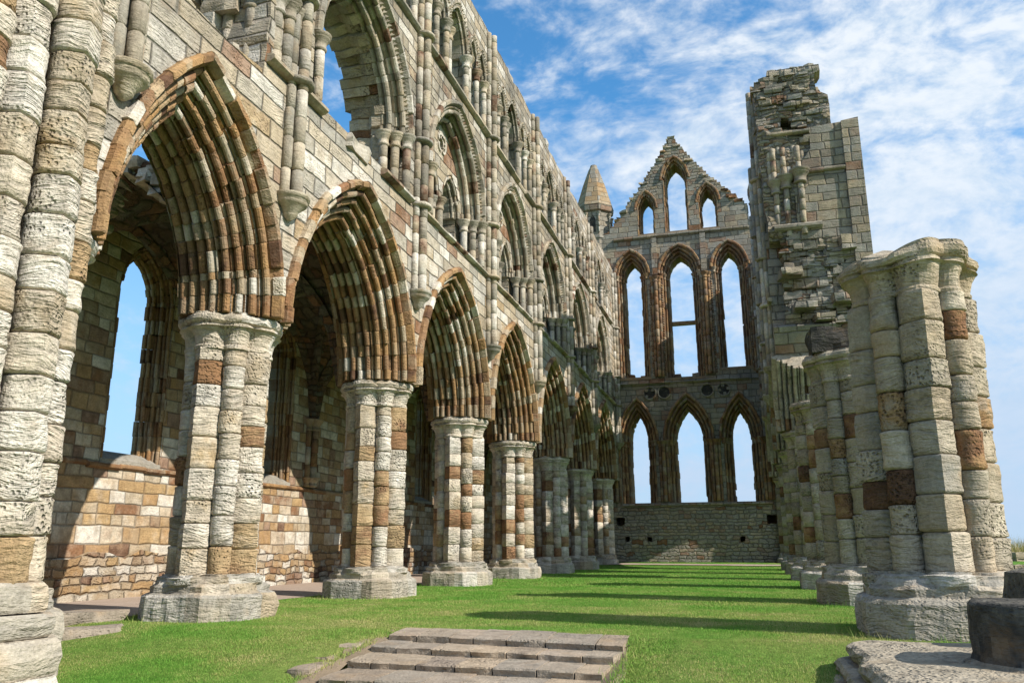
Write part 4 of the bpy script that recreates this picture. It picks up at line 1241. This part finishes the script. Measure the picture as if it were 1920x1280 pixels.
# ================================================================== SOUTH RUIN (right of the gable)
def south_ruin():
    root = thing('ruined_wall', 'tall jagged ruined wall fragment with broken top right of the gable', 'ruined wall')
    for k in (3, 4, 5, 6):
        clustered_pier(1.62, PY[k] if k < 6 else 40.2, ZSP, root, mats=(M_RPIER, M_BASE, M_RPIER), hw=.80, zs=.60, bands=.2)
    cen = {k: (PY[k] + PY[k + 1]) / 2 for k in (2, 3, 4)}; cen[5] = 36.97
    spc = {k: (1.70, 1.0) for k in (2, 3, 4)}; spc[5] = (2.50, .06)
    for k in (3, 4, 5):
        s, c = spc[k]; bay_arch(root, mapS, cen[k], s, c, mat=M_RPIER)
    bay_arch(root, mapS, cen[2], t1=.52, sides=(1,), name='broken_arch', mat=M_RPIER)
    rr = .60
    o = [(YE, ZSP)]
    for k in (5, 4, 3): o += arch_poly(cen[k], ZSP, *spc[k], rr, 12)
    o += [(PY[3] - .2, ZSP + .05)]
    a = []
    for i in range(0, 7): p = arch_pt(1.7, 1.0, .6, i / 12, 1); a.append((cen[2] + p[0], ZSP + p[1]))
    o += a
    o += jag([(23.05, 6.7), (23.75, 7.0), (23.8, 9.6), (23.85, 13.2), (23.8, 14.3)], .04, .5)
    o += [(24.2, 14.5)] + [(24.2 + .7 * i, 14.55 + random.uniform(-.15, .15)) for i in range(1, 23)] + [(YE, 14.6)]
    holes = []
    for k in (3, 4, 5):
        holes.append(arch_poly(cen[k], TRI_Z, TRI_S, TRI_C, .48, 12, TRI_B)); holes += clerestory_holes(cen[k])
    mb = MB(); sheet(mb, mapS, o, holes, 0, 1.6)
    mb.build('wall_face', M_EAST, root)
    for k in (3, 4, 5):
        triforium(root, mapS, cen[k], mat=M_EAST, amat=M_SHAFT); clerestory(root, mapS, cen[k])
    for k in (3, 4, 5): vault_shafts(root, mapS, PY[k] - .02, 5.8, 14.4)
    vault_shafts(root, mapS, 40.1, 5.8, 14.3)
    for a in ((11.52, .15, .13), (7.58, .12, .10)):
        mb = MB(); string(mb, mapS, 23.5, YE, *a, wear=.1); mb.build('string_course', M_SHAFT, root)
    # broken west face
    mapW = lambda u, d_, z: (u, 23.35 + d_, z)
    oc = [(.86, 11.6), (.84, 14.1), (1.05, 14.15), (1.28, 14.3), (1.3, 14.6), (1.8, 14.7), (2.62, 14.6), (2.6, 13.8), (2.9, 13.65), (2.90, 12.85)]
    mb = MB(); out = jag([(.95, 9.3)] + oc + [(2.9, 12.0)], .04, .25) + jag([(2.5, 12.0), (2.45, 9.4)], .03, .4)
    hole = [(1.52, 12.72), (1.88, 12.72), (1.90, 13.05), (1.55, 13.1)]
    sheet(mb, mapW, out, [hole], 0, 1.3, .16, .16); mb.build('broken_face', M_RUB, root)
    mb = MB()
    out = [(1.75, 9.25), (3.52, 9.2), (3.58, 12.55), (3.4, 12.72), (2.3, 12.66), (2.28, 12.0), (1.75, 11.2)]
    sheet(mb, lambda u, d_, z: (u, 23.28 + d_, z), out, (), 0, 1.6, .5, .012); mb.build('ashlar_face', M_EAST, root)
    mb = MB()
    sheet(mb, lambda u, d_, z: (u, 23.20 + d_, z), [(3.16, 5.0), (3.6, 5.0), (3.62, 12.75), (3.16, 12.7)], (), 0, 2.0, .6, .01); mb.build('buttress', M_EAST, root)
    mb = MB(); out = jag([(1.35, 9.35), (1.30, 8.4), (1.38, 7.9), (1.55, 7.2), (1.6, 5.5), (3.3, 5.2)], .08, .22) + jag([(3.42, 7.5), (3.45, 9.2)], .06, .3)
    sheet(mb, mapW, out, (), .06, 1.4, .17, .2); mb.build('rubble_core', M_RUB, root)
    mb = MB()
    for i in range(240):   # stones standing out of the core
        x, z = random.uniform(1.35, 3.3), random.uniform(6.8, 9.4)
        rough_block(mb, x, 23.62 + random.uniform(-.09, .07), z, random.uniform(.2, .5), .5, random.uniform(.1, .26), random.uniform(-.15, .15), 2, .05, .1, random.random(), i * 1.3)
    for i in range(110):
        x, z = random.uniform(1.05, 2.5), random.uniform(12.3, 14.5)
        if 1.45 < x < 1.95 and z < 13.2: continue
        rough_block(mb, x, 23.57 + random.uniform(-.08, .07), z, random.uniform(.2, .55), .5, random.uniform(.08, .18), random.uniform(-.1, .1), 2, .05, .1, random.random(), i * 2.1)
    for i in range(14):
        x = .9 + i * .13; rough_block(mb, x, 23.7, 14.1 + min(i, 4) * .12 + random.uniform(-.05, .08), .3, .8, .22, 0, 2, .05, .1, random.random(), i)
    # ledges stepping down where the arch broke off
    for x, y, z, a, b, h in ((1.42, 23.2, 8.25, .55, .6, .22), (1.72, 23.1, 7.25, .6, .6, .2), (2.2, 23.15, 6.9, .5, .5, .2), (2.7, 23.2, 7.4, .5, .5, .24), (3.0, 23.3, 9.0, .4, .5, .4)):
        rough_block(mb, x, y, z, a, b, h, .1, 4, .05, .12, random.random(), x * 7)
    mb.build('projecting_stone', M_EAST, root)['kind'] = 'stuff'
    # capitals and mouldings of the lost arch on the west jamb
    for i, (x, d_) in enumerate(((1.24, .06), (1.52, .02), (1.92, -.06))):
        z = 10.72 + i * .11
        mb = MB(); bell(mb, x, 23.3 + d_, z, .115 + .015 * i, .40, .2); cap_ = mb.build('jamb_capital', M_SHAFT, root)
        for dx_, dy_, za, zb_, r_i, t_ in ((0, d_, 9.4, z + .02, .085, 0), (-.12, .08, z + .38, 12.2, .07, .5), (-.01, .03, z + .38, 12.15, .08, .5), (.12, .08, z + .38, 12.0, .07, .4)):
            mb = MB(); shaft(mb, x + dx_, 23.3 + dy_, za, zb_, r_i, None, 10, .33, t_, 1); mb.build('shaft', M_SHAFT, cap_)
    for a in ((2.05, 3.16, 11.22, .13, .1), (1.1, 2.4, 9.55, .2, .14), (1.1, 2.3, 12.5, .12, .1)):
        mb = MB(); string(mb, lambda u, d_, z: (u, 23.29 + d_, z), *a); mb.build('ledge', M_SHAFT, root)
south_ruin()

# ================================================================== FREE-STANDING PIERS
def free_pier(k, label, **kw):
    o = clustered_pier(kw.pop('x', 1.72), PY[k] + kw.pop('dy', 0), ZSP + kw.pop('dz', 0.0), None, name='stone_pier', mats=(M_RPIER, M_BASE, M_RPIER), **kw)
    return tag(o, label, 'pier', 'free-standing clustered piers on the right')
free_pier(0, 'nearest free-standing clustered pier on the right, thick keeled shafts under an eroded capital', scale=1.07, hw=.82, zs=.62, near=True, ruin=.7, taper=.06, bands=.16, x=1.81, dy=.05, dz=.02, lean=(.012, .0))
free_pier(1, 'slimmer clustered pier with a dark block on its capital, right behind the nearest one', hw=.80, zs=.60, near=True, ruin=.3, x=1.68, bands=.2)
free_pier(2, 'third clustered pier back in the right row, half hidden by the block-topped pier', hw=.80, zs=.60, x=1.64, bands=.25)
mb = MB(); rough_block(mb, 1.42, PY[1] - .25, 4.16, .68, .6, .42, .05, 6, .07, .14, .1, 11.)
tag(mb.build('stone_block', M_DARK), 'dark weathered block lying on the capital of the second right pier', 'stone block')

# ================================================================== BROKEN BASE, DRUM, FRAGMENTS (bottom right)
mb = MB()
for i, (z0, z1, x0, y1_, r) in enumerate(((-.6, -.24, .56, 7.9, .0), (-.25, -.13, .50, 8.0, .0), (-.13, -.02, .58, 7.95, .0), (-.03, .11, .66, 7.85, 0))):
    cx, cy = 1.75, 6.65; n = 90; rings = []
    for f, sg in ((0, -.03), (.2, .01), (.55, .03), (.85, 0), (1, -.05)):
        ring = []
        for k in range(n):
            th = 2 * PI * k / n; ux, uy = abs(math.cos(th)), abs(math.sin(th))
            hx_ = cx - x0; hy_ = y1_ - cy
            R = min(1 / max(ux / hx_, uy / hy_), 1.86 / (ux / hx_ + uy / hy_))
            R += sg + .07 * nz(math.cos(th) * 1.2, math.sin(th) * 1.2, i * 2.3 + f * .2, 1.7) + .03 * nz(math.cos(th), math.sin(th), i * 3 + f, 7) + .018 * nz(math.cos(th), math.sin(th), i * 5 + f, 19)
            z = z0 + (z1 - z0) * f + .03 * nz(cx + R * math.cos(th), cy + R * math.sin(th), i, 1.6)
            ring.append((cx + R * math.cos(th), cy + R * math.sin(th), z))
        rings.append(ring)
    rings.append([(cx + (p[0] - cx) * .7, cy + (p[1] - cy) * .7, z1 + .02 * nz(p[0], p[1], i, 2)) for p in rings[-1]])
    rings.append([(cx + (p[0] - cx) * .3, cy + (p[1] - cy) * .3, z1 + .02 * nz(p[0], p[1], i, 2)) for p in rings[-1]])
    ring_loft(mb, rings, lambda a, k, i=i: [.25, .05, .70, .26][i], True, False)
tag(mb.build('pier_base', M_RPIER), 'low worn layered stone base of a lost pier in the bottom right corner', 'pier base')

mb = MB(); n = 48; rings = []
for z, r in ((.04, .55), (.08, .56), (.11, .53), (.13, .485), (.17, .475), (.30, .475), (.38, .475), (.44, .475), (.48, .47), (.505, .45), (.51, .36), (.50, .15)):
    rings.append([(1.83 + math.cos(2 * PI * k / n) * (r + .012 * nz(math.cos(2 * PI * k / n), math.sin(2 * PI * k / n), z * 3, 3)), 6.55 + math.sin(2 * PI * k / n) * (r + .012 * nz(math.cos(2 * PI * k / n), math.sin(2 * PI * k / n), z * 3, 3)), z + .008 * nz(k * .3, z, 0, 1)) for k in range(n)])
ring_loft(mb, rings, lambda i, k: max(0, min(1, (.75 if i < 3 else .18) + .3 * nz(k * .35, i * .9, 0, 1.0) + .2 * nz(k * .9, i * 1.7, 3, 1.0))), True, True)
tag(mb.build('column_drum', M_DARK), 'blackened round column drum standing on the low worn base', 'column drum')
mb = MB(); rough_block(mb, 2.42, 7.75, .38, .9, .6, .6, .2, 5, .06, .15, .3, 21.)
tag(mb.build('stone_block', M_DARK), 'squat dark stone block just behind the round drum', 'stone block')

# slabs by the aisle path, left
for (x, y, a, b, h, r, lb) in ((-8.2, 8.5, 1.5, .5, .16, 1.2, 'long flat kerb slab beside the path near the leftmost pier'), (-7.55, 7.7, 1.7, .4, .12, 1.0, 'lower flat kerb slab against the grass near the leftmost pier')):
    mb = MB(); rough_block(mb, x, y, gz(x, y) + .06, a, b, h, r, 5, .03, .04, .2, x)
    tag(mb.build('kerb_slab', M_STEP), lb, 'slab', 'flat slabs beside the aisle path')

# low ruined walls far right
for (xa, ya, xb, yb, h, lb) in ((11.2, 44, 15.5, 46, .55, 'far low ruined wall at the right edge below the dry grass'), (5.6, 22.5, 8.5, 23.5, .42, 'nearer low ruined wall at the right edge behind the nearest right pier')):
    mb = MB(); n = 9
    for i in range(n):
        f = (i + .5) / n
        for q in range(2):
            rough_block(mb, xa + (xb - xa) * f, ya + (yb - ya) * f, h * (q + .5) / 2, math.hypot(xb - xa, yb - ya) / n * 1.02, .6, h / 2 * 1.02, math.atan2(yb - ya, xb - xa), 3, .05, .08, random.random(), i * 3 + q)
    tag(mb.build('low_wall', M_RPIER), lb, 'low wall')
mb = MB(); rough_block(mb, 4.55, 13.6, .22, .7, .55, .5, .3, 4, .06, .12, .4, 5.)
tag(mb.build('stone_block', M_RPIER), 'grey stone block on the grass behind the nearest right pier', 'stone block')

# ================================================================== GRASS
def blades(name, mat, x, y, z, h, wd, lean=.5):
    n = len(x); a = rng.uniform(0, 2 * PI, n); l = rng.uniform(0.1, lean, n) * h; la = rng.uniform(0, 2 * PI, n)
    v = np.zeros((n, 3, 3), np.float32)
    cx, sx = np.cos(a) * wd / 2, np.sin(a) * wd / 2
    v[:, 0] = np.stack([x - cx, y - sx, z], 1); v[:, 1] = np.stack([x + cx, y + sx, z], 1)
    v[:, 2] = np.stack([x + np.cos(la) * l, y + np.sin(la) * l, z + h], 1)
    me = bpy.data.meshes.new(name)
    me.vertices.add(n * 3); me.vertices.foreach_set('co', v.ravel())
    me.loops.add(n * 3); me.loops.foreach_set('vertex_index', np.arange(n * 3, dtype=np.int32))
    me.polygons.add(n); me.polygons.foreach_set('loop_start', np.arange(0, n * 3, 3, dtype=np.int32))
    me.polygons.foreach_set('loop_total', np.full(n, 3, np.int32))
    at = me.attributes.new('tone', 'FLOAT', 'FACE'); at.data.foreach_set('value', rng.uniform(0, 1, n).astype(np.float32))
    me.materials.append(mat); me.update(calc_edges=True)
    o = bpy.data.objects.new(name, me); C.objects.link(o)
    o['kind'] = 'stuff'
    return o
def gz_np(x, y): return -np.clip((8.6 - y) / 5.0, 0, 1) * .55 + np.clip((y - 36) / 4, 0, 1) * .16
def lawn_blades():
    X, Y, H, Wd = [], [], [], []
    for (ya, yb, dens, h, wd) in ((4.6, 7, 6000, .017, .006), (7, 9.5, 5400, .018, .007), (9.5, 13, 3200, .02, .009), (13, 19, 1500, .024, .012), (19, 38, 400, .028, .018)):
        xa, xb = -8.2, 1.7
        n = int((xb - xa) * (yb - ya) * dens)
        x = rng.uniform(xa, xb, n); y = rng.uniform(ya, yb, n)
        # only what the lens can see on the left
        keep = ~((x > -3.80) & (x < -1.22) & (y > 5.5) & (y < 8.95 - (x + 3.8) * .08)) & (x > -1.06 * y - .6)
        edge = -8.05 + .25 * np.sin(y * 1.7) * np.sin(y * .7)
        keep &= x > edge
        X.append(x[keep]); Y.append(y[keep]); m = keep.sum()
        H.append(h * rng.uniform(.5, 1.35, m)); Wd.append(wd * rng.uniform(.7, 1.2, m))
    x, y = np.concatenate(X), np.concatenate(Y)
    return blades('grass', M_BLADE, x, y, gz_np(x, y) - .004, np.concatenate(H), np.concatenate(Wd), .9)
lawn_blades()
n = 1500                                     # longer tufts at plinth feet, step edges, base
px, py, hh = [], [], []
for cx, cy, rad, m in [(-6.95, PY[k], .93, 260) for k in range(4)] + [(1.72, PY[k], 1.0, 220) for k in range(3)] + [(1.2, 7.0, 1.15, 220), (-5.5, 4.9, .95, 200)]:
    th = rng.uniform(0, 2 * PI, m); r = rad * rng.uniform(.98, 1.12, m)
    px.append(cx + r * np.cos(th)); py.append(cy + r * np.sin(th)); hh.append(rng.uniform(.04, .12, m))
for i in range(4):
    m = 120; t = rng.uniform(0, 1, m)
    px.append(np.where(rng.random(m) < .5, -3.85, -1.2) + rng.normal(0, .05, m)); py.append(6.3 + 2.4 * t); hh.append(rng.uniform(.03, .09, m))
px, py, hh = map(np.concatenate, (px, py, hh))
blades('grass_tufts', M_BLADE, px, py, gz_np(px, py) - .01, hh, np.full(len(px), .008), .8)
m = 16000
x = rng.uniform(5, 40, m); y = 46 + rng.uniform(0, 30, m)
blades('dry_grass', M_DRY, x, y, np.full(m, .0), rng.uniform(.6, 1.35, m) + .25 * np.sin(x * .7), rng.uniform(.03, .08, m), .5)
